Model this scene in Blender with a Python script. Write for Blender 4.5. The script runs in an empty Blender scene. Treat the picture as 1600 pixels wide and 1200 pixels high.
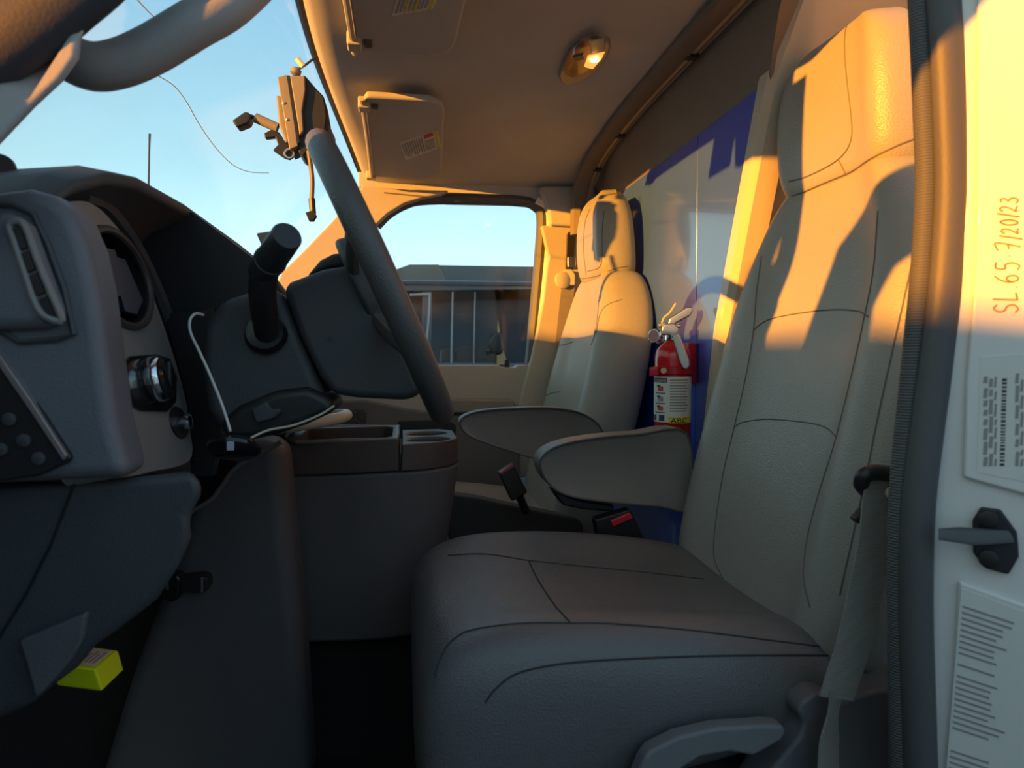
import bpy, bmesh, math, random
from mathutils import Vector as V, Matrix
from mathutils.bvhtree import BVHTree
random.seed(7)
sc = bpy.context.scene
R = math.radians

# ------------------------------------------------------------------ camera, sky, sun, exposure
# axes: +X = rear of the truck, +Y = towards the passenger side, +Z = up, metres; the lens stands at the origin
F, TH, PH = 1111.0, R(8.7), R(2.06)
cam_data = bpy.data.cameras.new('camera')
cam_data.sensor_width = 36.0
cam_data.lens = F / 1600 * 36.0
cam_data.clip_start = 0.01
cam_data.dof.use_dof = True
cam_data.dof.focus_distance = 1.35
cam_data.dof.aperture_fstop = 7.0
cam = bpy.data.objects.new('camera', cam_data)
sc.collection.objects.link(cam)
cam.rotation_euler = (math.pi / 2 - PH, 0, -TH)
sc.camera = cam

world = bpy.data.worlds.new('sky')
sc.world = world
world.use_nodes = True
wn = world.node_tree.nodes
wl = world.node_tree.links
wn.clear()
w_out = wn.new('ShaderNodeOutputWorld')
w_bg = wn.new('ShaderNodeBackground')
w_tc = wn.new('ShaderNodeTexCoord')
w_sep = wn.new('ShaderNodeSeparateXYZ')
w_ramp = wn.new('ShaderNodeValToRGB')
cr = w_ramp.color_ramp
cr.elements[0].position = 0.0
cr.elements[0].color = (0.74, 0.93, 0.99, 1)
cr.elements[1].position = 1.0
cr.elements[1].color = (0.13, 0.22, 0.36, 1)
for p_, c_ in ((0.12, (0.62, 0.88, 0.97, 1)), (0.24, (0.43, 0.70, 0.81, 1)), (0.45, (0.27, 0.50, 0.70, 1))):
    e = cr.elements.new(p_)
    e.color = c_
wl.new(w_tc.outputs['Generated'], w_sep.inputs[0])
wl.new(w_sep.outputs['Z'], w_ramp.inputs[0])
w_dot = wn.new('ShaderNodeVectorMath')
w_dot.operation = 'DOT_PRODUCT'
w_dot.inputs[1].default_value = (-0.878, -0.478, 0.0)       # bearing of the low sun: the sky warms towards it
w_mr = wn.new('ShaderNodeMapRange')
w_mr.interpolation_type = 'SMOOTHSTEP'
w_mr.inputs[1].default_value = -0.25
w_mr.inputs[2].default_value = 1.0
w_tint = wn.new('ShaderNodeMix')
w_tint.data_type = 'RGBA'
w_tint.inputs[6].default_value = (1, 1, 1, 1)
w_tint.inputs[7].default_value = (1.55, 1.14, 0.78, 1)
w_mul = wn.new('ShaderNodeMix')
w_mul.data_type = 'RGBA'
w_mul.blend_type = 'MULTIPLY'
w_mul.inputs[0].default_value = 1.0
wl.new(w_tc.outputs['Generated'], w_dot.inputs[0])
wl.new(w_dot.outputs['Value'], w_mr.inputs[0])
wl.new(w_mr.outputs[0], w_tint.inputs[0])
wl.new(w_ramp.outputs[0], w_mul.inputs[6])
wl.new(w_tint.outputs[2], w_mul.inputs[7])
wl.new(w_mul.outputs[2], w_bg.inputs['Color'])
w_bg.inputs['Strength'].default_value = 0.9
wl.new(w_bg.outputs[0], w_out.inputs[0])

SUN = V((1.0, 0.545, -0.178)).normalized()          # direction the light travels
sun_data = bpy.data.lights.new('sun', 'SUN')
sun_data.energy = 8.8
sun_data.color = (1.0, 0.34, 0.02)
sun_data.angle = R(0.6)
sun = bpy.data.objects.new('sun', sun_data)
sc.collection.objects.link(sun)
sun.rotation_euler = SUN.to_track_quat('-Z', 'Y').to_euler()
sun.location = (-4, -3, 3)

vs = sc.view_settings
vs.view_transform = 'Standard'
vs.look = 'None'
vs.gamma = 1.0
vs.exposure = 0.62
vs.use_curve_mapping = False

# ------------------------------------------------------------------ measuring helpers
_f = V((math.sin(TH) * math.cos(PH), math.cos(TH) * math.cos(PH), -math.sin(PH)))
_r = V((math.cos(TH), -math.sin(TH), 0))
_u = _r.cross(_f)


def ray(px, py):
    return _f + _r * ((px - 800) / F) + _u * ((600 - py) / F)


def W(px, py, Y):
    d = ray(px, py)
    return d * (Y / d.y)


def WX(px, py, X):
    d = ray(px, py)
    return d * (X / d.x)


def WZ(px, py, Z):
    d = ray(px, py)
    return d * (Z / d.z)


def WP(px, py, p0, n):
    d = ray(px, py)
    return d * (p0.dot(n) / d.dot(n))


# ------------------------------------------------------------------ materials
MATS = {}


def mat(name, col, rough=0.5, metal=0.0, bump=0.0, bscale=200.0, vary=0.06, vscale=6.0, emit=None, spec=0.5, kind='noise', coat=0.0):
    if name in MATS:
        return MATS[name]
    m = bpy.data.materials.new(name)
    m.use_nodes = True
    nt = m.node_tree
    b = nt.nodes['Principled BSDF']
    b.inputs['Roughness'].default_value = rough
    b.inputs['Metallic'].default_value = metal
    b.inputs['Specular IOR Level'].default_value = spec
    b.inputs['Coat Weight'].default_value = coat
    tc = nt.nodes.new('ShaderNodeTexCoord')
    if vary > 0:
        nz = nt.nodes.new('ShaderNodeTexNoise')
        nz.inputs['Scale'].default_value = vscale
        nz.inputs['Detail'].default_value = 4
        nt.links.new(tc.outputs['Object'], nz.inputs['Vector'])
        rp = nt.nodes.new('ShaderNodeValToRGB')
        rp.color_ramp.elements[0].position = 0.3
        rp.color_ramp.elements[1].position = 0.7
        rp.color_ramp.elements[0].color = tuple(c * (1 - vary) for c in col) + (1,)
        rp.color_ramp.elements[1].color = tuple(min(1, c * (1 + vary)) for c in col) + (1,)
        nt.links.new(nz.outputs['Fac'], rp.inputs[0])
        nt.links.new(rp.outputs[0], b.inputs['Base Color'])
    else:
        b.inputs['Base Color'].default_value = tuple(col) + (1,)
    if bump > 0:
        if kind == 'noise':
            t = nt.nodes.new('ShaderNodeTexNoise')
            t.inputs['Scale'].default_value = bscale
            t.inputs['Detail'].default_value = 3
            o = t.outputs['Fac']
        elif kind == 'voronoi':
            t = nt.nodes.new('ShaderNodeTexVoronoi')
            t.inputs['Scale'].default_value = bscale
            o = t.outputs['Distance']
        else:
            t = nt.nodes.new('ShaderNodeTexWave')
            t.inputs['Scale'].default_value = bscale
            t.bands_direction = 'Z' if kind == 'wave' else 'DIAGONAL'
            o = t.outputs['Fac']
        nt.links.new(tc.outputs['Object'], t.inputs['Vector'])
        bp = nt.nodes.new('ShaderNodeBump')
        bp.inputs['Strength'].default_value = bump
        bp.inputs['Distance'].default_value = 0.002
        nt.links.new(o, bp.inputs['Height'])
        nt.links.new(bp.outputs[0], b.inputs['Normal'])
    if emit:
        b.inputs['Emission Color'].default_value = tuple(emit[:3]) + (1,)
        b.inputs['Emission Strength'].default_value = emit[3]
    MATS[name] = m
    return m


def glass(name, tint=(0.93, 0.97, 0.97), refl=0.06, rough=0.0, dirt=0.02):
    m = bpy.data.materials.new(name)
    m.use_nodes = True
    nt = m.node_tree
    nt.nodes.clear()
    out = nt.nodes.new('ShaderNodeOutputMaterial')
    tr = nt.nodes.new('ShaderNodeBsdfTransparent')
    tr.inputs[0].default_value = tuple(tint) + (1,)
    gl = nt.nodes.new('ShaderNodeBsdfGlossy')
    gl.inputs['Roughness'].default_value = rough
    lw = nt.nodes.new('ShaderNodeLayerWeight')
    lw.inputs[0].default_value = 0.5
    pw = nt.nodes.new('ShaderNodeMath')
    pw.operation = 'POWER'
    pw.inputs[1].default_value = 5.0
    nt.links.new(lw.outputs['Facing'], pw.inputs[0])
    mul = nt.nodes.new('ShaderNodeMath')
    mul.operation = 'MULTIPLY_ADD'
    mul.inputs[1].default_value = 0.6
    mul.inputs[2].default_value = refl * 0.5
    mul.use_clamp = True
    mx = nt.nodes.new('ShaderNodeMixShader')
    nt.links.new(pw.outputs[0], mul.inputs[0])
    nt.links.new(mul.outputs[0], mx.inputs[0])
    nt.links.new(tr.outputs[0], mx.inputs[1])
    nt.links.new(gl.outputs[0], mx.inputs[2])
    df = nt.nodes.new('ShaderNodeBsdfDiffuse')
    df.inputs[0].default_value = (0.8, 0.8, 0.78, 1)
    tc = nt.nodes.new('ShaderNodeTexCoord')
    nz = nt.nodes.new('ShaderNodeTexNoise')
    nz.inputs['Scale'].default_value = 5
    nz.inputs['Detail'].default_value = 6
    nt.links.new(tc.outputs['Object'], nz.inputs['Vector'])
    mr = nt.nodes.new('ShaderNodeMapRange')
    mr.inputs[1].default_value = 0.45
    mr.inputs[2].default_value = 0.8
    mr.inputs[3].default_value = 0.0
    mr.inputs[4].default_value = dirt * 3
    nt.links.new(nz.outputs['Fac'], mr.inputs[0])
    m2 = nt.nodes.new('ShaderNodeMixShader')
    nt.links.new(mr.outputs[0], m2.inputs[0])
    nt.links.new(mx.outputs[0], m2.inputs[1])
    nt.links.new(df.outputs[0], m2.inputs[2])
    nt.links.new(m2.outputs[0], out.inputs[0])
    MATS[name] = m
    return m


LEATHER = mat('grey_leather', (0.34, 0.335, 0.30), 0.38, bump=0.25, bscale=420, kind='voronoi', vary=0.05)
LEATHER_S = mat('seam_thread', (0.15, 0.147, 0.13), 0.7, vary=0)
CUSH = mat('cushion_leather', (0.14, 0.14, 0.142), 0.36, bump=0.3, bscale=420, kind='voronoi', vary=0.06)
ARM = mat('armrest_vinyl', (0.22, 0.217, 0.205), 0.42, bump=0.2, bscale=500, kind='voronoi')
CLOTH = mat('headliner_cloth', (0.52, 0.515, 0.50), 0.9, bump=0.2, bscale=500)
VISOR = mat('visor_vinyl', (0.48, 0.475, 0.46), 0.75, bump=0.15, bscale=400)
TRIM = mat('beige_trim', (0.50, 0.46, 0.38), 0.55, bump=0.15, bscale=400)
GREYTRIM = mat('grey_trim', (0.36, 0.35, 0.35), 0.5, bump=0.15, bscale=500)
BULK = mat('brown_bulkhead', (0.27, 0.225, 0.17), 0.85, bump=0.25, bscale=300)
BLUE = mat('blue_laminate', (0.055, 0.13, 0.70), 0.16, vary=0.05, spec=0.6, coat=0.4)
CREAMPAINT = mat('cream_paint', (0.66, 0.60, 0.48), 0.35, vary=0.03)
WHITE = mat('white_paint', (0.78, 0.78, 0.77), 0.25, vary=0.02, coat=0.3)
RUBBER = mat('black_rubber', (0.035, 0.036, 0.042), 0.6, bump=0.2, bscale=300)
SEAL = mat('seal_rubber', (0.085, 0.085, 0.09), 0.55, bump=0.15, bscale=300)
SEALRIB = mat('ribbed_seal', (0.10, 0.105, 0.105), 0.5, bump=0.5, bscale=110, kind='wave', vary=0)
DASH = mat('charcoal_dash', (0.055, 0.06, 0.066), 0.55, bump=0.3, bscale=450)
DASHTOP = mat('dash_top_vinyl', (0.07, 0.076, 0.082), 0.6, bump=0.3, bscale=450)
DASHGREY = mat('grey_dash_end', (0.14, 0.145, 0.165), 0.5, bump=0.3, bscale=450)
BEZEL = mat('bezel_grey', (0.235, 0.225, 0.215), 0.42, bump=0.15, bscale=500)
BLACK = mat('black_plastic', (0.018, 0.018, 0.02), 0.4, vary=0.03)
GLOSSBLACK = mat('gloss_black', (0.012, 0.012, 0.013), 0.12, vary=0)
CHROME = mat('chrome', (0.8, 0.8, 0.8), 0.12, metal=1.0, vary=0)
STEEL = mat('steel', (0.62, 0.60, 0.55), 0.3, metal=1.0, vary=0.05)
WHEEL = mat('wheel_leather', (0.09, 0.088, 0.088), 0.42, bump=0.25, bscale=500, kind='voronoi')
CONSOLE = mat('console_grey', (0.11, 0.11, 0.115), 0.6, bump=0.3, bscale=400)
CONTOP = mat('console_brown', (0.075, 0.058, 0.05), 0.5, bump=0.2, bscale=400)
ENGINE = mat('engine_cover', (0.095, 0.10, 0.11), 0.65, bump=0.3, bscale=400)
CARPET = mat('dark_carpet', (0.028, 0.025, 0.024), 0.95, bump=0.8, bscale=600)
BELT = mat('belt_webbing', (0.42, 0.41, 0.37), 0.75, bump=0.9, bscale=160, kind='wave', vary=0.08)
RED = mat('red_enamel', (0.62, 0.012, 0.02), 0.22, vary=0.02, coat=0.4)
REDPL = mat('red_plastic', (0.65, 0.03, 0.04), 0.35, vary=0.02)
LABEL = mat('label_white', (0.75, 0.76, 0.72), 0.5, vary=0.02)
INK = mat('label_ink', (0.06, 0.06, 0.06), 0.6, vary=0)
GREYINK = mat('label_grey_ink', (0.32, 0.32, 0.31), 0.6, vary=0)
YELLOW = mat('label_yellow', (0.75, 0.62, 0.03), 0.5, vary=0.02)
REDINK = mat('label_red', (0.6, 0.08, 0.08), 0.5, vary=0)
PEN = mat('marker_ink', (0.42, 0.10, 0.03), 0.6, vary=0)
HIVIS = mat('hi_vis_yellow', (0.85, 0.95, 0.01), 0.4, vary=0.02)
TAN = mat('tan_metal', (0.26, 0.24, 0.21), 0.5, metal=0.0, bump=0.2, bscale=500)
WIRE = mat('white_cable', (0.75, 0.75, 0.73), 0.5, vary=0)
IVORY = mat('ivory_plastic', (0.60, 0.54, 0.42), 0.45, vary=0.03)
VANPAINT = mat('van_paint', (0.12, 0.115, 0.135), 0.25, coat=0.5, vary=0.03)
VANROOF = mat('van_roof', (0.11, 0.115, 0.125), 0.4, vary=0.05)
VANGLASS = mat('tinted_glass', (0.06, 0.072, 0.095), 0.35, vary=0.1, vscale=3.0, spec=0.25)
VANGLASS.node_tree.nodes['Principled BSDF'].inputs['Alpha'].default_value = 0.42
GLASS = glass('clear_glass', (0.95, 0.985, 0.985), 0.04, dirt=0.008)
LENS = glass('lamp_lens', (0.85, 0.75, 0.62), 0.12, 0.1, dirt=0.05)
BULB = mat('lamp_bulb', (1, 0.8, 0.5), 0.4, emit=(1.0, 0.55, 0.16, 9.0), vary=0)
ASPHALT = mat('asphalt', (0.09, 0.088, 0.085), 0.9, bump=0.6, bscale=30, vary=0.15)
CRACK = mat('glass_crack', (0.9, 0.95, 0.95), 0.4, vary=0)
VANTAN = mat('van_tan', (0.62, 0.36, 0.17), 0.6, vary=0.08)

# ------------------------------------------------------------------ mesh helpers
WLOC = {}


def link(o):
    sc.collection.objects.link(o)
    return o


def tag(o, label=None, cat=None, group=None, kind=None):
    if label:
        o['label'] = label
    if cat:
        o['category'] = cat
    if group:
        o['group'] = group
    if kind:
        o['kind'] = kind
    return o


def thing(name, loc, label, cat, group=None, kind=None):
    o = link(bpy.data.objects.new(name, None))
    o.empty_display_size = 0.05
    o.location = loc
    WLOC[o.name] = V(loc)
    return tag(o, label, cat, group, kind)


def new(name, bm, material, parent=None, bevel=0.0, seg=2, sub=0, ang=38, smooth=True):
    bmesh.ops.remove_doubles(bm, verts=bm.verts, dist=1e-6)
    bmesh.ops.recalc_face_normals(bm, faces=bm.faces)
    lo = V((min(v.co[i] for v in bm.verts) for i in range(3)))
    hi = V((max(v.co[i] for v in bm.verts) for i in range(3)))
    c = (lo + hi) / 2
    bmesh.ops.translate(bm, verts=bm.verts, vec=-c)
    me = bpy.data.meshes.new(name)
    bm.to_mesh(me)
    bm.free()
    me.materials.append(material)
    if smooth:
        for p in me.polygons:
            p.use_smooth = True
        if not sub:
            me.set_sharp_from_angle(angle=R(ang))
    o = link(bpy.data.objects.new(name, me))
    if parent:
        o.parent = parent
        o.location = c - WLOC[parent.name]
    else:
        o.location = c
    WLOC[o.name] = c
    if bevel > 0:
        md = o.modifiers.new('bevel', 'BEVEL')
        md.width = bevel
        md.segments = seg
        md.limit_method = 'ANGLE'
        md.angle_limit = R(35)
        md.harden_normals = False
        me.set_sharp_from_angle(angle=R(180))
        wn_ = o.modifiers.new('wn', 'WEIGHTED_NORMAL')
        wn_.keep_sharp = False
    if sub:
        md = o.modifiers.new('sub', 'SUBSURF')
        md.levels = sub
        md.render_levels = sub
    return o


def B():
    return bmesh.new()


def box(bm, lo, hi, M=None):
    pts = [V((x, y, z)) for x in (lo[0], hi[0]) for y in (lo[1], hi[1]) for z in (lo[2], hi[2])]
    if M is not None:
        pts = [M @ p for p in pts]
    v = [bm.verts.new(p) for p in pts]
    for f in ((0, 1, 3, 2), (4, 6, 7, 5), (0, 4, 5, 1), (2, 3, 7, 6), (0, 2, 6, 4), (1, 5, 7, 3)):
        bm.faces.new([v[i] for i in f])
    return bm


def prism(bm, pts, vec, taper=1.0):
    pts = [V(p) for p in pts]
    vec = V(vec)
    c = sum(pts, V()) / len(pts)
    a = [bm.verts.new(p) for p in pts]
    b = [bm.verts.new(c + (p - c) * taper + vec) for p in pts]
    n = len(pts)
    bm.faces.new(a)
    bm.faces.new(b[::-1])
    for i in range(n):
        bm.faces.new((a[i], b[i], b[(i + 1) % n], a[(i + 1) % n]))
    return bm


def crom(pts, n=6, closed=False):
    pts = [V(p) for p in pts]
    out = []
    N = len(pts)
    rng = range(N) if closed else range(N - 1)
    for i in rng:
        if closed:
            p0, p1, p2, p3 = pts[i - 1], pts[i], pts[(i + 1) % N], pts[(i + 2) % N]
        else:
            p1, p2 = pts[i], pts[i + 1]
            p0 = pts[i - 1] if i else p1 * 2 - p2
            p3 = pts[i + 2] if i + 2 < N else p2 * 2 - p1
        for k in range(n):
            t = k / n
            out.append(0.5 * ((2 * p1) + (p2 - p0) * t + (2 * p0 - 5 * p1 + 4 * p2 - p3) * t * t + (3 * p1 - p0 - 3 * p2 + p3) * t ** 3))
    if not closed:
        out.append(pts[-1])
    return out


def tube(bm, path, r, seg=10, closed=False, flat=None):
    """flat = (axis, factor): squash the section along a world axis"""
    n = len(path)
    rr = r if isinstance(r, (list, tuple)) else [r] * n
    rings = []
    prev = None
    for i, p in enumerate(path):
        if closed:
            t = (path[(i + 1) % n] - path[i - 1]).normalized()
        else:
            t = (path[min(i + 1, n - 1)] - path[max(i - 1, 0)]).normalized()
        if prev is None:
            a = V((0, 0, 1)) if abs(t.z) < 0.9 else V((0, 1, 0))
            x = t.cross(a).normalized()
        else:
            x = (prev - t * prev.dot(t)).normalized()
        prev = x
        y = t.cross(x)
        ring = []
        for k in range(seg):
            q = 2 * math.pi * k / seg
            off = (x * math.cos(q) + y * math.sin(q)) * rr[i]
            if flat:
                ax, fc = flat
                off = off - ax * off.dot(ax) * (1 - fc)
            ring.append(bm.verts.new(p + off))
        rings.append(ring)
    m = n if closed else n - 1
    for i in range(m):
        a, b = rings[i], rings[(i + 1) % n]
        for k in range(seg):
            bm.faces.new((a[k], a[(k + 1) % seg], b[(k + 1) % seg], b[k]))
    if not closed:
        bm.faces.new(rings[0][::-1])
        bm.faces.new(rings[-1])
    return bm


def loft(bm, rings, cap=True, closed=True):
    vr = [[bm.verts.new(p) for p in rg] for rg in rings]
    n = len(vr[0])
    for a, b in zip(vr, vr[1:]):
        for k in range(n if closed else n - 1):
            bm.faces.new((a[k], a[(k + 1) % n], b[(k + 1) % n], b[k]))
    if cap and closed:
        bm.faces.new(vr[0][::-1])
        bm.faces.new(vr[-1])
    return bm


def slab(bm, grid, off):
    """closed sheet: grid of points plus the same grid moved by off (vector or function)"""
    g2 = [[p + (off(p) if callable(off) else V(off)) for p in row] for row in grid]
    a = [[bm.verts.new(p) for p in row] for row in grid]
    b = [[bm.verts.new(p) for p in row] for row in g2]
    n, m = len(a), len(a[0])
    for i in range(n - 1):
        for j in range(m - 1):
            bm.faces.new((a[i][j], a[i][j + 1], a[i + 1][j + 1], a[i + 1][j]))
            bm.faces.new((b[i][j], b[i + 1][j], b[i + 1][j + 1], b[i][j + 1]))
    for i in range(n - 1):
        bm.faces.new((a[i][0], a[i + 1][0], b[i + 1][0], b[i][0]))
        bm.faces.new((a[i][-1], b[i][-1], b[i + 1][-1], a[i + 1][-1]))
    for j in range(m - 1):
        bm.faces.new((a[0][j], b[0][j], b[0][j + 1], a[0][j + 1]))
        bm.faces.new((a[-1][j], a[-1][j + 1], b[-1][j + 1], b[-1][j]))
    return bm


def frame_of(n, up=V((0, 0, 1))):
    n = V(n).normalized()
    if abs(n.dot(up)) > 0.98:
        up = V((0, 1, 0))
    x = up.cross(n).normalized()
    y = n.cross(x)
    return x, y, n


def lathe(bm, prof, c, axis=(0, 0, 1), seg=28):
    """prof: list of (radius, height along axis)"""
    x, y, n = frame_of(axis)
    rings = []
    for r_, h in prof:
        rings.append([V(c) + n * h + (x * math.cos(2 * math.pi * k / seg) + y * math.sin(2 * math.pi * k / seg)) * max(r_, 1e-4) for k in range(seg)])
    return loft(bm, rings)


def plate(name, pxs, Y, th, material, parent=None, bevel=0.004, seg=2, taper=1.0, dx=0.0):
    """solid panel whose near face lies in the plane Y and which is th deep"""
    return new(name, prism(B(), [W(a, b, Y) for a, b in pxs], (dx, th, 0), taper), material, parent, bevel, seg)


def cut(o, cutters):
    for c in cutters:
        md = o.modifiers.new('cut', 'BOOLEAN')
        md.operation = 'DIFFERENCE'
        md.solver = 'EXACT'
        md.object = c
        while o.modifiers.find(md.name) > 0:
            o.modifiers.move(o.modifiers.find(md.name), 0)
        # keep order of several cutters harmless
    dg = bpy.context.evaluated_depsgraph_get()
    me = bpy.data.meshes.new_from_object(o.evaluated_get(dg))
    mt = o.data.materials[0]
    o.modifiers.clear()
    o.data = me
    if not me.materials:
        me.materials.append(mt)
    for c in cutters:
        d = c.data
        bpy.data.objects.remove(c)
        bpy.data.meshes.remove(d)


def text_mesh(body, size):
    cu = bpy.data.curves.new('lettering', 'FONT')
    cu.body = body
    cu.size = size
    cu.align_x = 'CENTER'
    cu.resolution_u = 2
    ob = bpy.data.objects.new('lettering', cu)
    link(ob)
    dg = bpy.context.evaluated_depsgraph_get()
    me = bpy.data.meshes.new_from_object(ob.evaluated_get(dg))
    bpy.data.objects.remove(ob)
    bpy.data.curves.remove(cu)
    return me


def text(name, body, size, place, material, parent, sx=1.0):
    """place: function (x, y) -> world point"""
    me = text_mesh(body, size)
    bm = B()
    bm.from_mesh(me)
    bpy.data.meshes.remove(me)
    bmesh.ops.triangulate(bm, faces=bm.faces)
    for v in bm.verts:
        v.co = place(v.co.x * sx, v.co.y)
    return new(name, bm, material, parent, smooth=False)


def bvh(o):
    dg = bpy.context.evaluated_depsgraph_get()
    return BVHTree.FromObject(o, dg), WLOC[o.name]


def cast(trees, px, py):
    d = ray(px, py).normalized()
    best = None
    for t, c in trees:
        h, n, i, dist = t.ray_cast(-c, d)
        if h is not None and (best is None or dist < best[2]):
            best = (h + c, n, dist)
    return best


def seam(trees, pxs, r=0.0016, off=0.0003, n=8):
    """a stitched seam laid on a surface through the given sight points"""
    pts = crom([V((a, b, 0)) for a, b in pxs], n)
    out = []
    for p in pts:
        h = cast(trees, p.x, p.y)
        if h:
            q = h[0] + h[1] * off
            if not out or (q - out[-1]).length < 0.12:
                out.append(q)
    return out


# ------------------------------------------------------------------ the setting: cab shell
CY = 1.46
def tt(Y): return (Y - CY) / 0.74
def hx(Y): return -0.16 + 0.055 * tt(Y) ** 2
def hz(Y): return 0.60 - (0.075 if Y > CY else 0.012) * abs(tt(Y)) ** 3
def bx(Y): return -0.86 + 0.34 * tt(Y) ** 2

ys = [0.72 + 1.48 * i / 24 for i in range(25)]
grid = []
for Y in ys:
    row = []
    for dx, dz in ((-0.018, 0.045), (-0.010, 0.022), (0.006, 0.008), (0.035, 0.0), (0.12, 0.0), (0.28, 0.004), (0.45, 0.004), (0.60, 0.0), (0.75, -0.005)):
        row.append(V((hx(Y) + dx, Y, hz(Y) + dz)))
    grid.append(row)
tag(new('ceiling', slab(B(), grid, (0.0, 0, 0.05)), CLOTH), 'tan cloth headliner curving down to the windshield and doors', kind='structure')

# cab floor, firewall, ground
tag(new('floor', box(B(), (-1.0, 0.62, -0.84), (0.95, 2.28, -0.78)), CARPET), 'dark carpeted cab floor below the seats', kind='structure')
tag(new('wall_front', box(B(), (-1.0, 0.66, -0.80), (-0.94, 2.26, 0.10)), CARPET), 'black firewall at the front of the footwell', kind='structure')
tag(new('wall_right', box(B(), (-1.0, 2.20, -0.80), (-0.30, 2.26, 0.10)), CARPET), 'black kick panel at the far side of the passenger footwell', kind='structure')
tag(new('ground', box(B(), (-14, -14, -1.62), (14, 16, -1.55)), ASPHALT), 'grey asphalt of the parking lot under the vehicles', kind='structure')

# windshield
wgrid = []
for Y in [0.74 + 1.44 * i / 24 for i in range(25)]:
    row = []
    for k in range(9):
        s = k / 8
        top = V((hx(Y) - 0.022, Y, hz(Y) + 0.044))
        bot = V((bx(Y), Y, 0.10))
        p = bot.lerp(top, s)
        p.x -= 0.03 * math.sin(math.pi * s)
        row.append(p)
    wgrid.append(row)
ws = thing('window_1', (-0.86, CY, 0.10), 'wide clear windshield with a long hairline crack', None, kind='structure')
wpane = new('glass_pane', slab(B(), wgrid, (-0.0045, 0, 0.003)), GLASS, ws, ang=60)
bm = tube(B(), crom([V((hx(Y) - 0.020, Y, hz(Y) + 0.040)) for Y in ys[::3]], 4), 0.010, 8)
new('edge_band', bm, BLACK, ws)
new('shadow_tag', prism(B(), [V((-0.265, 0.80, 0.520)), V((-0.265, 0.895, 0.520)), V((-0.215, 0.895, 0.585)), V((-0.215, 0.80, 0.585))], (0.006, 0, -0.005)), BLACK, ws, 0.001)  # unseen tag, added for its block shadow on the partition
wt = [bvh(wpane)]
for pts_, rr_ in (([(206, -10), (232, 18), (256, 40)], 0.0010), ([(243, 116), (272, 134), (292, 160), (310, 192), (335, 228), (362, 256), (388, 268), (420, 270)], 0.0010)):
    q = seam(wt, pts_, n=6)
    if len(q) > 2:
        new('crack', tube(B(), q, rr_, 5), CRACK, ws)

# upper bulkhead, blue partition, return pillar, rear wall behind the driver
PXW = 0.61
wr = thing('wall_rear', (PXW, 1.7, -0.78), 'rear partition with a glossy blue panel under a brown bulkhead', None, kind='structure')
g = [[V((0.575, Y, hz(min(Y, 2.02)) + 0.01)), V((0.585, Y, 0.55)), V((0.60, Y, 0.50)), V((PXW + 0.002, Y, 0.462))] for Y in (1.3, 1.5, 1.7, 1.9, 2.05, 2.20)]
g.insert(0, [V((0.575, 0.985, 0.62)), V((0.585, 1.055, 0.55)), V((0.60, 1.105, 0.50)), V((PXW + 0.002, 1.133, 0.462))])
new('upper_bulkhead', slab(B(), g, (0.03, 0, 0)), BULK, wr)
YS = 1.425
new('partition_board', prism(B(), [(PXW, YS + 0.001, 0.467), (PXW, 2.22, 0.467), (PXW, 2.22, -0.78), (PXW, YS + 0.001, -0.78)], (0.02, 0, 0)), BLUE, wr, 0.0015)
new('partition_board', prism(B(), [(PXW, YS - 0.001, 0.467), (PXW, 1.136, 0.470), (PXW, 1.30, 0.06), (PXW, 1.36, -0.20), (PXW, 1.36, -0.78), (PXW, YS - 0.001, -0.78)], (0.02, 0, 0)), BLUE, wr, 0.0015)
edge = [V((PXW - 0.004, 0.985, 0.65)), V((PXW - 0.004, 1.045, 0.568)), V((PXW - 0.004, 1.131, 0.475)), V((PXW - 0.004, 1.298, 0.06)), V((PXW - 0.004, 1.358, -0.20)), V((PXW - 0.004, 1.358, -0.78))]
g = [[e + V((dx, dy, 0)) for dx, dy in ((0, 0), (0.012, -0.012), (0.05, -0.014), (0.075, 0.0), (0.27, 0.004))] for e in edge]
new('return_pillar', slab(B(), g, (0, 0.03, 0)), CREAMPAINT, wr, ang=25)
new('back_panel', box(B(), (0.88, 0.60, -0.78), (0.91, 1.42, 0.66)), CREAMPAINT, wr)

# rail along the rear edge of the headliner
rl = thing('trim_1', (0.56, 1.0, 0.60), 'grey metal rail with clips along the rear edge of the headliner', None, kind='structure')
rp = crom([V((0.555, 0.85, 0.592)), V((0.558, 1.2, 0.596)), V((0.56, 1.6, 0.596)), V((0.56, 1.88, 0.580)), V((0.558, 2.03, 0.548)), V((0.556, 2.10, 0.50)), V((0.555, 2.12, 0.44)), V((0.555, 2.12, 0.38))], 6)
new('rail', tube(B(), rp, 0.011, 8), mat('rail_grey', (0.34, 0.32, 0.27), 0.4, metal=0.3), rl)
new('backing_strip', tube(B(), [p + V((-0.028, 0, -0.006)) for p in rp], 0.024, 8, flat=(V((0, 0, 1)), 0.5)), mat('brown_strip', (0.20, 0.17, 0.14), 0.7), rl)
for i in (8, 16, 23):
    p = rp[i]
    new('clip', box(B(), (p.x - 0.018, p.y - 0.010, p.z - 0.016), (p.x + 0.010, p.y + 0.010, p.z + 0.008)), BLACK, rl, 0.003)

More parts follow.
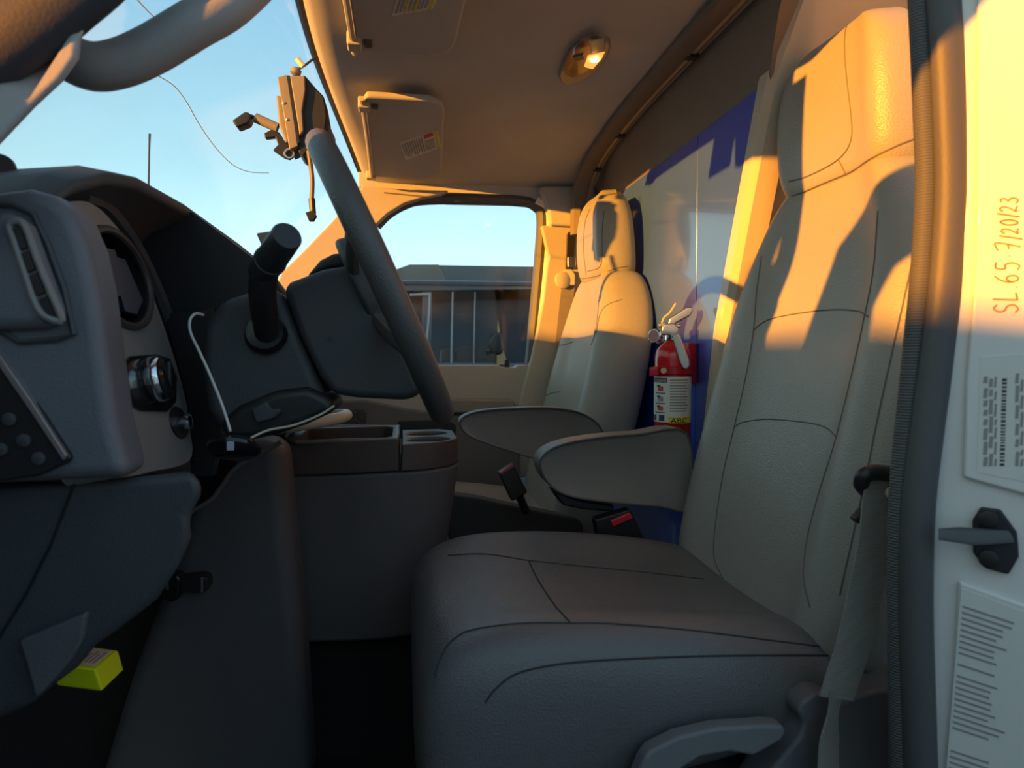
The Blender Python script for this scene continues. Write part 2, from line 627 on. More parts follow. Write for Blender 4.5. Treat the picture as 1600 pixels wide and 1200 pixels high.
# passenger side wall: A pillar, header, door, B pillar
PY = 2.18
ap = thing('trim_2', W(480, 430, PY), 'passenger side windshield pillar trim, lit orange by the sun', None, kind='structure')
plate('pillar_panel', [(566, 290), (640, 296), (702, 297), (690, 304), (660, 309), (632, 318), (606, 334), (585, 354), (560, 378), (520, 414), (470, 452), (420, 470), (440, 425), (472, 394), (520, 344)], PY - 0.03, 0.05, TRIM, ap, 0.006, 3)
plate('speaker_seam', [(600, 300), (664, 306), (663, 308), (600, 302)], PY - 0.0315, 0.003, LEATHER_S, ap, 0)
hd = plate('trim_3', [(560, 292), (620, 300), (660, 308), (700, 314), (800, 316), (850, 320), (864, 318), (860, 250), (560, 250)], PY + 0.01, 0.06, CLOTH, None, 0.004)
tag(hd, 'padded roof edge above the passenger door', kind='structure')
bp = thing('trim_4', W(880, 700, PY), 'beige door pillar behind the passenger door with a belt slot', None, kind='structure')
plate('pillar_panel', [(845, 352), (930, 350), (940, 420), (945, 700), (780, 760), (818, 600), (830, 560), (848, 470), (856, 400)], PY - 0.015, 0.05, TRIM, bp, 0.008, 3)
plate('upper_cover', [(842, 296), (848, 290), (930, 290), (934, 356), (860, 352), (857, 330), (850, 312)], PY - 0.03, 0.06, CLOTH, bp, 0.01, 3)
plate('belt_slot', [(886, 366), (889, 362), (896, 362), (899, 367), (896, 420), (884, 420)], PY - 0.022, 0.012, BLACK, bp, 0.002)

dr = thing('door_1', W(700, 800, PY), 'grey passenger door with a clear window above its beige panel', None, kind='structure')
plate('door_panel', [(520, 574), (620, 571), (780, 570), (784, 574), (806, 574), (810, 570), (826, 570), (829, 574), (822, 606), (806, 640), (800, 720), (800, 1000), (520, 1000)], PY, 0.07, mat('door_trim', (0.44, 0.43, 0.39), 0.6, bump=0.2, bscale=400), dr, 0.005, 3)
plate('armrest_ledge', [(690, 623), (800, 624), (806, 630), (806, 646), (690, 646)], PY - 0.05, 0.05, mat('door_trim_2', (0.26, 0.25, 0.22), 0.6, bump=0.2, bscale=400), dr, 0.008, 3)
plate('lower_panel', [(500, 628), (570, 626), (592, 630), (640, 640), (700, 648), (812, 655), (812, 1000), (500, 1000)], PY - 0.035, 0.035, mat('door_lower', (0.15, 0.15, 0.145), 0.65, bump=0.2, bscale=400), dr, 0.006)
plate('pull_pocket', [(622, 658), (700, 656), (712, 664), (712, 682), (622, 684)], PY - 0.042, 0.02, BLACK, dr, 0.003)
plate('speaker_grille', [(524, 640), (568, 640), (572, 646), (572, 672), (524, 672)], PY - 0.041, 0.01, mat('grille_mesh', (0.07, 0.07, 0.07), 0.6, bump=1.0, bscale=120, kind='voronoi'), dr, 0.002)
plate('lock_knob', [(789, 562), (796, 562), (797, 574), (788, 574)], PY + 0.01, 0.008, BLACK, dr, 0.002)
# window opening frame: black seal inside, beige frame strip on its rear edge
wpath = [W(a, b, PY + 0.02) for a, b in ((588, 352), (606, 334), (632, 319), (662, 312), (740, 311), (812, 314), (836, 322), (846, 340), (843, 400), (836, 480), (828, 568))]
new('window_seal', tube(B(), crom(wpath, 6), 0.017, 8, flat=(V((0, 1, 0)), 1.4)), mat('door_seal', (0.10, 0.11, 0.13), 0.55, bump=0.1), dr)
wp2 = [W(a, b, PY + 0.0) for a, b in ((838, 312), (856, 322), (861, 345), (858, 400), (850, 480), (838, 572), (828, 620))]
new('frame_strip', tube(B(), crom(wp2, 6), 0.015, 8), WHITE, dr)
new('door_pane', prism(B(), [W(a, b, PY + 0.045) for a, b in ((560, 380), (590, 345), (640, 318), (700, 310), (815, 311), (845, 325), (845, 400), (832, 580), (540, 580), (520, 420))], (0, 0.005, 0)), GLASS, dr, smooth=False)

# driver's side: A pillar with grab handle, roof rail, jamb and seals
DY = 0.68
da = thing('trim_5', W(0, 260, DY), 'grey driver side windshield pillar with a curved grab handle', None, kind='structure')
apx = [(-480, 720), (-160, 400), (-60, 292), (0, 226), (55, 168), (98, 128), (124, 92), (128, 58), (150, 22), (190, -28), (330, -165), (480, -330), (420, -360), (300, -228), (155, -85), (40, -30), (-90, 80), (-260, 290), (-640, 620)]
new('pillar_panel', loft(B(), [[W(a, b, 0.625 if b > -20 else 0.69) for a, b in apx], [W(a, b, 0.715) for a, b in apx]]), GREYTRIM, da, 0.012, 3)
new('hinge_pillar', box(B(), (-0.66, 0.615, -0.80), (-0.44, 0.70, 0.02)), DASHGREY, da, 0.01)
hp = crom([W(a, b, y) for a, b, y in ((70, 60, 0.72), (104, 88, 0.715), (145, 104, 0.71), (190, 98, 0.71), (240, 76, 0.71), (300, 40, 0.71), (360, 4, 0.715), (420, -60, 0.72), (462, -150, 0.725), (485, -250, 0.73), (500, -330, 0.735))], 6)
new('grab_handle', tube(B(), hp, 0.0215, 14), mat('handle_grey', (0.36, 0.35, 0.34), 0.5, bump=0.15, bscale=500), da)
new('door_seal', tube(B(), crom([W(a, b, 0.63) for a, b in ((-140, 190), (-40, 100), (30, 50), (95, 0), (175, -80), (222, -230), (246, -400), (262, -580))], 5), 0.030, 12, flat=(V((0, 1, 0)), 0.6)), RUBBER, da)

rr = thing('trim_6', (0.3, 0.70, 0.52), 'roof rail above the open driver door', None, kind='structure')
new('rail_panel', box(B(), (-0.06, 0.655, 0.585), (0.90, 0.75, 0.66)), TRIM, rr, 0.02, 3)
new('shade_block', box(B(), (-0.31, 0.66, 0.51), (-0.14, 0.76, 0.66)), TRIM, rr, 0.015, 3)  # unseen block added to shade the headrest edge and return pillar top

JB = 0.625
jm = thing('trim_7', W(1480, 1200, JB), 'white painted door jamb with stickers, handwriting and a black striker', None, kind='structure')
jp0, jn = W(1460, 800, JB), V((-0.6, -0.8, 0)).normalized()
def J(px, py, off=0.0):
    return WP(px, py, jp0 + jn * off, jn)
new('jamb_panel', prism(B(), [J(a, b) for a, b in ((1452, -260), (1490, -40), (1505, 120), (1508, 300), (1494, 440), (1472, 600), (1455, 760), (1450, 900), (1455, 1300), (1800, 1300), (1800, -260))], (0.0, 0.05, 0)), WHITE, jm, 0.006, 3)
new('raised_panel', prism(B(), [J(a, b, 0.0) for a, b in ((1526, -260), (1524, 400), (1508, 600), (1504, 745), (1600, 772), (1800, 826), (1800, -260))], -jn * -0.006), WHITE, jm, 0.004, 3)
new('raised_panel', prism(B(), [J(a, b, 0.0) for a, b in ((1497, 905), (1600, 942), (1800, 1010), (1800, 1300), (1475, 1300))], -jn * -0.006), WHITE, jm, 0.004, 3)
SBD = [(1470, -60), (1478, 60), (1484, 180), (1487, 300), (1478, 440), (1463, 560), (1447, 680), (1434, 800), (1431, 950), (1436, 1120), (1440, 1260)]
new('seal_band', tube(B(), crom([W(a, b, 0.625) for a, b in SBD], 5), [0.0165] * 51, 12, flat=(V((0, 1, 0)), 0.8)), SEAL, jm)
SBA = [(1434, -60), (1440, 60), (1445, 180), (1448, 290), (1441, 420), (1431, 520), (1421, 620), (1409, 740), (1404, 860), (1405, 1050), (1407, 1260)]
new('seal_bead', tube(B(), crom([W(a, b, 0.64) for a, b in SBA], 5), 0.0105, 10), SEALRIB, jm)
plate('inner_trim', [(1412, -120), (1420, 60), (1432, 200), (1436, 300), (1428, 450), (1412, 600), (1398, 740), (1392, 900), (1392, 1300), (1520, 1300), (1520, -120)], 0.665, 0.03, TRIM, jm, 0.006, 2, 1.0, 0.026)

# jamb lettering: handwriting, certification sticker, paper sheet
STROKES = {
    'S': [[(.8, .85), (.5, 1), (.2, .85), (.25, .6), (.7, .42), (.8, .15), (.45, 0), (.1, .15)]],
    'L': [[(.2, 1), (.15, .1), (.2, 0), (.8, .05)]],
    '.': [[(.4, .02), (.5, .05)]],
    '-': [[(.4, .45), (.52, .47)]],
    '6': [[(.7, 1), (.3, .7), (.15, .3), (.35, 0), (.7, .1), (.7, .4), (.4, .48), (.2, .3)]],
    '5': [[(.85, 1), (.3, .98), (.25, .6), (.6, .62), (.8, .35), (.55, .03), (.15, .08)]],
    '7': [[(.1, .95), (.8, 1), (.45, 0)], [(.25, .5), (.75, .52)]],
    '/': [[(.9, 1.15), (.1, -.15)]],
    '2': [[(.15, .8), (.45, 1), (.75, .8), (.6, .45), (.15, .05), (.45, .08), (.85, 0)]],
    '0': [[(.45, 1), (.15, .6), (.25, .1), (.55, 0), (.8, .45), (.65, .9), (.45, 1)]],
    '3': [[(.2, .95), (.6, 1), (.7, .75), (.4, .55), (.75, .4), (.7, .1), (.4, 0), (.1, .12)]],
}
x = 0.0
hw = 'SL.65-7/20/23'
for ch in hw:
    small = ch in '720/3' and x > 5
    sz = 0.72 if small else 1.0
    wd = {'.': 0.45, '-': 0.6, '/': 0.5}.get(ch, 0.95) * sz
    for st in STROKES[ch]:
        pts = []
        for u, v in st:
            tx, ty = x + u * wd * 0.9, v * sz
            pts.append(J(1592 - 38 * ty - 3 * math.sin(tx), 490 - 20.0 * tx, 0.0068))
        new('handwriting', tube(B(), crom(pts, 5), 0.0006, 5), PEN, jm)
    x += wd


def bars(parent, place, rows, material, name='print_line', off=0.0):
    for r_ in rows:
        pts = [place(a, b) for a, b in r_]
        new(name, prism(B(), pts, (0, -0.0003, 0)), material, parent, smooth=False)


JJ = lambda a, b: J(a, b, 0.0068)
new('sticker', prism(B(), [J(a, b, 0.006) for a, b in ((1532, 558), (1640, 548), (1640, 760), (1526, 738))], -jn * -0.0005), LABEL, jm, smooth=False)
for k, (xa, w_) in enumerate(((1536, 6), (1545, 5), (1553, 3), (1586, 5), (1594, 4))):
    yb = 728
    while yb > 590:
        ln = random.uniform(8, 26)
        bars(jm, JJ, [[(xa, yb), (xa + w_, yb), (xa + w_ + 1.5, yb - ln), (xa + 1.5, yb - ln)]], GREYINK)
        yb -= ln + random.uniform(3, 9)
yb = 728
while yb > 590:
    ln = random.uniform(1.6, 4.5)
    bars(jm, JJ, [[(1562 + (728 - yb) * .03, yb), (1569 + (728 - yb) * .03, yb), (1569 + (728 - yb) * .03, yb - ln), (1562 + (728 - yb) * .03, yb - ln)]], INK, 'barcode_bar')
    yb -= ln + random.uniform(1.6, 3.2)
new('paper_sheet', prism(B(), [J(a, b, 0.006) for a, b in ((1502, 918), (1600, 956), (1640, 1000), (1640, 1260), (1474, 1260))], -jn * -0.0005), LABEL, jm, smooth=False)
yb = 946
for k in range(30):
    if k in (9, 11, 22, 23, 24):
        yb += 9
        continue
    x0 = 1504 - (yb - 946) * 0.085
    ln = random.uniform(52, 84)
    bars(jm, JJ, [[(x0, yb), (x0 + ln, yb + ln * .33), (x0 + ln, yb + ln * .33 + 3.2), (x0, yb + 3.2)]], GREYINK)
    yb += 9

# door striker
st = thing('door_striker', J(1545, 845), 'black metal door striker bolted to the white jamb', 'door striker')
new('plate', prism(B(), [J(a, b, 0.0) for a, b in ((1519, 812), (1532, 791), (1563, 795), (1588, 830), (1590, 850), (1591, 868), (1575, 896), (1538, 886), (1520, 862))], -jn * -0.006), mat('striker_black', (0.03, 0.032, 0.042), 0.45, metal=0.3), st, 0.002)
lp = [J(1588, 845, 0.004), J(1530, 828, 0.035), J(1474, 833, 0.075), J(1470, 842, 0.075), J(1530, 852, 0.045), J(1588, 850, 0.004)]
new('loop', prism(B(), [J(1582, 836, 0.004), J(1500, 830, 0.028), J(1466, 832, 0.036), J(1466, 844, 0.036), J(1520, 852, 0.028), J(1590, 848, 0.004)], (0.0, 0.0, 0.004)), mat('striker_worn', (0.09, 0.09, 0.095), 0.35, metal=0.5), st, 0.0015)
for b_ in (811, 872):
    new('bolt', lathe(B(), [(0.0085, 0.0), (0.0085, 0.004), (0.005, 0.005)], J(1544, b_, 0.006), jn, 12), BLACK, st)

# the open driver door, beside the lens
HG = V((-0.46, 0.60, 0.0))
DA = R(62)
ux, nx = V((math.cos(DA), -math.sin(DA), 0)), V((math.sin(DA), math.cos(DA), 0))
def D(u, z, o=0.0): return HG + ux * u + V((0, 0, z)) + nx * o
BELT_Z = 0.02
od = thing('door_2', D(0.5, -0.85), 'open driver door with its window frame and mirror', None, kind='structure')
new('door_panel', prism(B(), [D(0.0, BELT_Z), D(1.05, BELT_Z - 0.02), D(1.05, -0.6), D(0.95, -0.95), D(0.0, -0.95)], nx * -0.10), DASHGREY, od, 0.01, 3)
outer = [(0.06, -0.02), (0.10, 0.02), (0.135, 0.15), (0.161, 0.24), (0.2025, 0.343), (0.301, 0.416), (0.40, 0.50), (0.50, 0.56), (0.62, 0.60), (1.00, 0.60), (1.04, 0.55), (1.06, 0.0)]
inner = [(0.98, 0.0), (0.96, 0.48), (0.90, 0.53), (0.62, 0.53), (0.48, 0.48), (0.43, 0.42), (0.374, 0.315), (0.335, 0.28), (0.312, 0.23), (0.312, 0.0)]
new('window_frame', prism(B(), [D(u, z, -0.015) for u, z in outer + inner], nx * -0.035), DASHGREY, od, 0.006, 2)
new('sun_block_plate', prism(B(), [D(-0.05, -0.02, -0.01), D(0.06, -0.02, -0.01), D(0.055, 0.335, -0.01), D(0.0, 0.335, -0.01)], nx * -0.03), DASHGREY, od, 0.004)  # plate added out of view to keep sun off the windshield pillar
new('mirror', box(B(), (-0.09, -0.06, -0.13), (0.09, 0.05, 0.13), Matrix.Translation(D(0.10, 0.02, -0.30))), BLACK, od, 0.03, 3)
new('mirror_arm', tube(B(), [D(0.06, -0.06, -0.05), D(0.08, -0.04, -0.30)], 0.015, 8), BLACK, od)

# ------------------------------------------------------------------ the neighbouring van
VY = 3.3
vn = thing('parked_van', W(760, 900, VY) * 1.0, 'dark grey van parked outside beyond the passenger window', 'van')
def vp(name, pxs, m, o=0.0, th=0.05, bevel=0.006): return plate(name, pxs, VY + o, th, m, vn, bevel)
vp('side_panel', [(470, 566), (1250, 566), (1250, 1080), (470, 1080)], VANPAINT, -0.02, 1.6, 0.02)
vp('roof_side', [(560, 470), (600, 440), (640, 437), (1250, 445), (1250, 458), (560, 458)], VANPAINT, -0.01, 1.55, 0.01)
vp('roof_panel', [(585, 442), (618, 421), (640, 413), (686, 413), (700, 440)], mat('van_roof_brown', (0.20, 0.165, 0.14), 0.5), 0.25, 1.1, 0.006)
vp('roof_panel', [(686, 414), (740, 415), (1250, 422), (1250, 446), (698, 441)], VANROOF, 0.25, 1.1, 0.006)
vp('roof_rail', [(610, 439), (1250, 447), (1250, 452), (610, 444)], mat('van_rail', (0.07, 0.065, 0.075), 0.4), -0.02, 0.04, 0.002)
for a, b in ((660, 675), (706, 708.6), (741.5, 743.2), (838, 850), (1000, 1020)):
    vp('window_pillar', [(a, 456), (b, 456), (b - 2, 570), (a - 2, 570)], VANPAINT if b - a > 6 else mat('van_bright_strip', (0.42, 0.42, 0.44), 0.3), -0.012, 0.05, 0.002)
for a, b in ((560, 660), (674, 706), (708.6, 741.5), (743.2, 839), (849, 1001)):
    vp('window_pane', [(a, 456), (b, 456), (b - 2, 570), (a - 2, 570)], VANGLASS, 0.01, 0.005, 0)
new('pane_surround', tube(B(), crom([W(a, b, VY - 0.02) for a, b in ((640, 461), (668, 460), (671, 464), (668, 515), (662, 568))], 5), 0.006, 6), mat('van_bright_strip', (0.42, 0.42, 0.44), 0.3), vn)
vp('headliner', [(560, 455), (1250, 455), (1250, 462), (560, 462)], BLACK, 0.1, 1.3, 0)
vp('far_wall', [(540, 440), (1000, 440), (1000, 640), (540, 640)], mat('van_inside', (0.20, 0.26, 0.36), 0.7), 1.5, 0.02, 0)
for pxs in ([(688, 570), (690, 548), (694, 543), (706, 545), (706, 570)], [(712, 570), (712, 546), (720, 540), (740, 541), (741, 570)]):  # tan shapes low behind the van glass
    vp('tan_shape', pxs, VANTAN, 0.04, 0.12, 0.015)
vp('tan_sheet', [(745, 570), (745, 541), (790, 541), (792, 570)], VANTAN, 0.04, 0.02, 0.004)
for i in range(3):
    for j in range(2):
        vp('slot', [(748 + i * 5, 561 + j * 4), (751 + i * 5, 561 + j * 4), (751 + i * 5, 564 + j * 4), (748 + i * 5, 564 + j * 4)], BLACK, 0.037, 0.004, 0)
vp('sail_panel', [(778, 500), (786, 545), (794, 570), (776, 570)], VANTAN, -0.03, 0.015, 0.002)  # tan colour stands for the lit triangle beside the mirror
bm = B()
tube(bm, crom([W(a, b, VY - 0.12) for a, b in ((758, 549), (772, 546), (778, 536))], 4), 0.016, 8)
new('mirror_arm', bm, BLACK, vn)
vp('door_mirror', [(766, 528), (772, 520), (784, 518), (786, 530), (788, 548), (782, 556), (772, 552), (764, 540)], BLACK, -0.16, 0.10, 0.02)
for (xw, yw) in ((0.05, 0.12), (2.4, 0.12)):
    for dy in (0.12, 1.45):
        wc = V((xw, VY + dy, -1.22))
        new('wheel', lathe(B(), [(0.1, -0.1), (0.30, -0.1), (0.33, -0.07), (0.33, 0.07), (0.30, 0.1), (0.1, 0.1)], wc, (0, 1, 0), 24), RUBBER, vn)

# unseen box trucks, added: their top edges set how far down the low sun reaches
for ya, yb2, zt, lab_ in ((-4.2, 0.1, 0.86, 'unseen white box truck added ahead of the driver side as a sun block'), (0.45, 4.2, 1.5, 'unseen tall white box truck added ahead of the passenger side to shade the van')):
    bt = thing('shade_truck', (-6.5, (ya + yb2) / 2, -1.55), lab_, 'truck', 'unseen box trucks added for shade')
    new('cargo_box', box(B(), (-9.0, ya, -1.0), (-4.0, yb2, zt)), WHITE, bt, 0.02)
    new('bumper', box(B(), (-4.05, ya + 0.2, -1.25), (-3.85, yb2 - 0.2, -1.08)), BLACK, bt, 0.02)
    for xw in (-8.0, -4.8):
        for yw in (ya + 0.3, yb2 - 0.3):
            new('wheel', lathe(B(), [(0.1, -0.12), (0.32, -0.12), (0.36, -0.08), (0.36, 0.08), (0.32, 0.12), (0.1, 0.12)], V((xw, yw, -1.19)), (0, 1, 0), 24), RUBBER, bt)

# unseen box truck added on the driver side to block low sky light
bt = thing('shade_truck', (0.8, -2.6, -1.55), 'unseen white box truck added alongside the driver door to block sky light', 'truck', 'unseen box trucks added for shade')
new('cargo_box', box(B(), (-2.2, -4.2, -1.0), (5.0, -1.9, 0.95)), WHITE, bt, 0.02)
for xw in (-1.3, 3.6):
    for yw in (-3.9, -1.95):
        new('wheel', lathe(B(), [(0.1, -0.12), (0.32, -0.12), (0.36, -0.08), (0.36, 0.08), (0.32, 0.12), (0.1, 0.12)], V((xw, yw, -1.19)), (0, 1, 0), 24), RUBBER, bt)

# aerial outside the windshield
an = tag(new('radio_aerial', tube(B(), [W(232, 300, 2.05), W(233, 240, 2.05), W(234, 209, 2.05)], [0.0028, 0.0022, 0.0032], 6), BLACK), 'thin black radio aerial rising beyond the dashboard', 'aerial')

# ------------------------------------------------------------------ seats
def dring(z, xf, w, t, c, y0, off):
    half = [(0.0, xf + c), (0.3 * w, xf + c), (0.52 * w, xf + c * 0.82), (0.66 * w, xf + c * 0.15), (0.80 * w, xf - 0.004), (0.94 * w, xf + 0.012), (w, xf + 0.045), (w * 0.99, xf + t - 0.035), (0.90 * w, xf + t - 0.006), (0.5 * w, xf + t), (0.0, xf + t)]
    pts = [V((x_, y0 + y_, z)) for y_, x_ in half] + [V((x_, y0 - y_, z)) for y_, x_ in half[-2:0:-1]]
    return [p + off for p in pts]


def cring(x_, zt, zb, w, b, y0, off):
    half = [(0.0, zt - 0.6 * b), (0.35 * w, zt - 0.5 * b), (0.56 * w, zt), (0.78 * w, zt + b), (0.93 * w, zt + b * 0.6 - 0.008), (w, zt - 0.04), (w * 0.99, (zt + zb) / 2), (0.95 * w, zb + 0.01), (0.6 * w, zb), (0.0, zb)]
    pts = [V((x_, y0 + y_, z)) for y_, z in half] + [V((x_, y0 - y_, z)) for y_, z in half[-2:0:-1]]
    return [p + off for p in pts]


BACK = [(-.41, .50, .18, .08, .0), (-.385, .478, .235, .13, .01), (-.31, .487, .252, .155, .032), (-.18, .520, .256, .16, .035), (-.05, .553, .256, .16, .035), (.06, .580, .248, .155, .034), (.14, .600, .228, .15, .028), (.20, .615, .198, .14, .02), (.245, .625, .166, .125, .012), (.272, .634, .140, .105, .006), (.285, .648, .10, .08, 0)]
HEAD = [(.255, .650, .10, .06, 0), (.264, .634, .126, .095, .003), (.295, .624, .136, .108, .005), (.36, .619, .137, .108, .006), (.43, .621, .130, .100, .005), (.468, .629, .112, .082, .003), (.490, .645, .08, .055, 0), (.496, .66, .05, .035, 0)]
CUSHN = [(.010, -.40, -.46, .17, 0), (.012, -.365, -.50, .228, 0), (.030, -.330, -.53, .250, .002), (.075, -.312, -.53, .259, .010), (.16, -.308, -.52, .262, .016), (.30, -.318, -.50, .260, .02), (.42, -.332, -.48, .252, .02), (.52, -.345, -.46, .242, .012), (.56, -.365, -.45, .20, 0), (.565, -.39, -.43, .15, 0)]


def make_seat(name, label, off, y0, cmat, hs_=1.0):
    root = thing(name, V((0.30, y0, -0.78)) + off, label, 'seat', 'front seats')
    bk = new('backrest', loft(B(), [dring(*l, y0, off) for l in BACK]), LEATHER, root, sub=2)
    hr = new('headrest', loft(B(), [dring(l[0], l[1], l[2] * hs_, l[3], l[4], y0, off) for l in HEAD]), LEATHER, root, sub=2)
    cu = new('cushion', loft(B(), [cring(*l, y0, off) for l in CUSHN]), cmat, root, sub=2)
    o = off
    new('seat_base', prism(B(), [V((.10, y0 - .19, -.47)) + o, V((.54, y0 - .19, -.45)) + o, V((.52, y0 - .19, -.78 - off.z)) + o, V((.14, y0 - .19, -.78 - off.z)) + o], (0, .38, 0)), BLACK, root, 0.01)
    return root, bk, hr, cu


Y0 = 1.0
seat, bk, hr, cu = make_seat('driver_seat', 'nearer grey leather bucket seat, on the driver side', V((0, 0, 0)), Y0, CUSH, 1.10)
POFF = V((-0.135, 0.86, -0.055))
pseat, pbk, phr, pcu = make_seat('passenger_seat', 'farther grey leather bucket seat, beside the passenger door', V((-0.135, 0, -0.055)), Y0 + 0.86, LEATHER, 0.96)
bpy.context.view_layer.update()


def seams(obj, root, lists, r=0.0011, m=LEATHER_S):
    t = [bvh(obj)]
    for l in lists:
        q = seam(t, l)
        if len(q) > 3:
            new('seam', tube(B(), q, r, 5), m, obj)


seams(bk, seat, [
    [(1178, 515), (1200, 500), (1245, 490), (1300, 484), (1340, 486), (1357, 495)],
    [(1147, 668), (1160, 660), (1200, 655), (1260, 660), (1290, 668), (1306, 682)],
    [(1190, 400), (1182, 460), (1177, 520), (1165, 590), (1147, 668), (1130, 740), (1118, 820), (1116, 870), (1130, 905)],
    [(1372, 330), (1365, 420), (1350, 500), (1330, 590), (1305, 690), (1280, 770), (1262, 840), (1256, 900), (1266, 950)],
    [(1432, 380), (1412, 470), (1392, 560), (1372, 650), (1352, 750), (1330, 850), (1312, 930)]])
seams(hr, seat, [
    [(1232, 284), (1260, 276), (1300, 256), (1322, 236), (1331, 212), (1330, 180), (1324, 130), (1320, 80), (1322, 45), (1334, 26)],
    [(1212, 312), (1240, 306), (1290, 285), (1330, 268), (1360, 248), (1400, 228), (1436, 214)],
    [(1310, 248), (1322, 272)]])
seams(cu, seat, [
    [(826, 876), (840, 905), (866, 945), (892, 974)],
    [(700, 868), (760, 866), (826, 876), (900, 884), (1000, 894), (1100, 905)],
    [(725, 988), (760, 980), (820, 974), (892, 974), (960, 975), (1080, 985), (1200, 1000), (1280, 1010)],
    [(1300, 1024), (1200, 1024), (1080, 1026), (940, 1032), (860, 1040), (805, 1054), (775, 1076), (758, 1098)],
    [(725, 988), (700, 1008), (684, 1040), (680, 1060)]], 0.0012, mat('dark_thread', (0.035, 0.035, 0.035), 0.7, vary=0))
seams(pbk, pseat, [
    [(936, 470), (930, 520), (912, 570), (896, 620), (890, 650)],
    [(972, 468), (950, 476), (938, 490), (932, 520)],
    [(872, 540), (884, 538), (896, 534)],
    [(850, 620), (862, 614), (876, 612)]])
seams(phr, pseat, [
    [(944, 330), (941, 360), (941, 400), (936, 418), (918, 424)],
    [(922, 326), (914, 350), (912, 390), (916, 430)],
    [(902, 436), (930, 432), (960, 420), (980, 416)]])


def armrest(root, pxs, Yn, th, name='armrest'):
    pts = crom([W(a, b, Yn) for a, b in pxs], 4, True)
    c = sum(pts, V()) / len(pts)
    prof = [(0.93, 0.004), (0.985, 0.0), (1.0, 0.010), (1.0, th - 0.012), (0.97, th - 0.002), (0.9, th)]
    rings = [[c + (p - c) * s + V((0, h, 0)) for p in pts] for s, h in prof]
    a = new(name, loft(B(), rings), ARM, root, ang=50)
    new('piping', tube(B(), [c + (p - c) * 0.987 + V((0, 0.0005, 0)) for p in pts], 0.0022, 6, True), mat('piping_grey', (0.10, 0.10, 0.10), 0.5), a)
    return a


armrest(seat, [(1075, 677), (1000, 678), (940, 683), (890, 691), (858, 703), (843, 721), (849, 745), (868, 766), (900, 778), (960, 786), (1030, 792), (1080, 793)], 1.275, 0.075)
armrest(pseat, [(935, 662), (905, 644), (860, 637), (800, 638), (752, 642), (724, 651), (718, 664), (730, 680), (760, 693), (800, 706), (840, 718), (880, 728), (915, 732), (938, 722), (946, 690)], 1.545, 0.06)
new('armrest_bracket', prism(B(), [W(a, b, 1.29) for a, b in ((862, 765), (905, 782), (960, 790), (960, 800), (915, 797), (880, 790))], (0, 0.04, 0)), BLACK, seat, 0.004)
# side valance, recline lever, black belt guide on the driver seat
plate('side_valance', [(1246, 1112), (1252, 1098), (1274, 1084), (1296, 1086), (1316, 1098), (1344, 1088), (1372, 1078), (1420, 1080), (1420, 1300), (1150, 1300), (1200, 1210), (1252, 1150), (1256, 1130)], 0.725, 0.05, mat('valance_grey', (0.13, 0.135, 0.15), 0.5, bump=0.2, bscale=400), seat, 0.012, 4)
plate('recline_lever', [(985, 1240), (1004, 1190), (1016, 1174), (1060, 1152), (1120, 1138), (1200, 1133), (1224, 1134), (1230, 1144), (1222, 1158), (1190, 1176), (1178, 1182), (1140, 1176), (1095, 1184), (1060, 1206), (1040, 1240)], 0.715, 0.022, mat('lever_grey', (0.17, 0.175, 0.185), 0.5, bump=0.2, bscale=400), seat, 0.008, 4)
bm = B()
tube(bm, crom([W(a, b, y) for a, b, y in ((1352, 765, .70), (1346, 755, .695), (1352, 742, .69), (1372, 738, .69), (1420, 746, .69))], 6), 0.0085, 10)
new('belt_guide', bm, BLACK, seat)
plate('trim_clip', [(1336, 812), (1352, 794), (1354, 818), (1344, 820)], 0.715, 0.012, BLACK, seat, 0.002)

# passenger seat lower side, dark carpet box beside it
plate('base_cover', [(700, 772), (745, 778), (800, 790), (905, 812), (912, 822), (912, 842), (905, 1000), (700, 1000)], 1.60, 0.05, mat('cover_grey', (0.06, 0.056, 0.053), 0.8, bump=0.4, bscale=400), pseat, 0.006)

# ------------------------------------------------------------------ seat belts and buckles
def ribbon(bm, path, widths, nrm, th=0.0022):
    rows = []
    for i, p in enumerate(path):
        t = (path[min(i + 1, len(path) - 1)] - path[max(i - 1, 0)]).normalized()
        w = t.cross(V(nrm)).normalized() * (widths[i] if isinstance(widths, list) else widths) * 0.5
        rows.append([p - w, p - w * 0.33, p + w * 0.33, p + w])
    return slab(bm, rows, V(nrm).normalized() * -th)


sb = thing('seat_belt', W(1300, 1190, 0.70), 'grey webbing seat belt hanging beside the driver seat', 'seat belt')
pth = crom([W(a, b, y) for a, b, y in ((1392, 738, .690), (1378, 770, .690), (1368, 850, .692), (1352, 930, .694), (1334, 1010, .696), (1318, 1060, .698), (1308, 1092, .70))], 5)
new('shoulder_strap', ribbon(B(), pth, 0.043, (0.1, -1, 0.1)), BELT, sb)
pth = crom([W(a, b, y) for a, b, y in ((1310, 1080, .702), (1304, 1110, .70), (1298, 1150, .698), (1296, 1200, .695), (1300, 1260, .69))], 5)
n_ = len(pth)
new('lap_strap', ribbon(B(), pth, [0.030 - 0.014 * math.sin(math.pi * min(1, i / n_ * 2)) + 0.012 * i / n_ for i in range(n_)], (0.5, -1, 0.1)), BELT, sb)
new('strap_button', lathe(B(), [(0.007, 0), (0.007, 0.003), (0.004, 0.004)], W(1392, 770, 0.686), (0, -1, 0), 14), IVORY, sb)

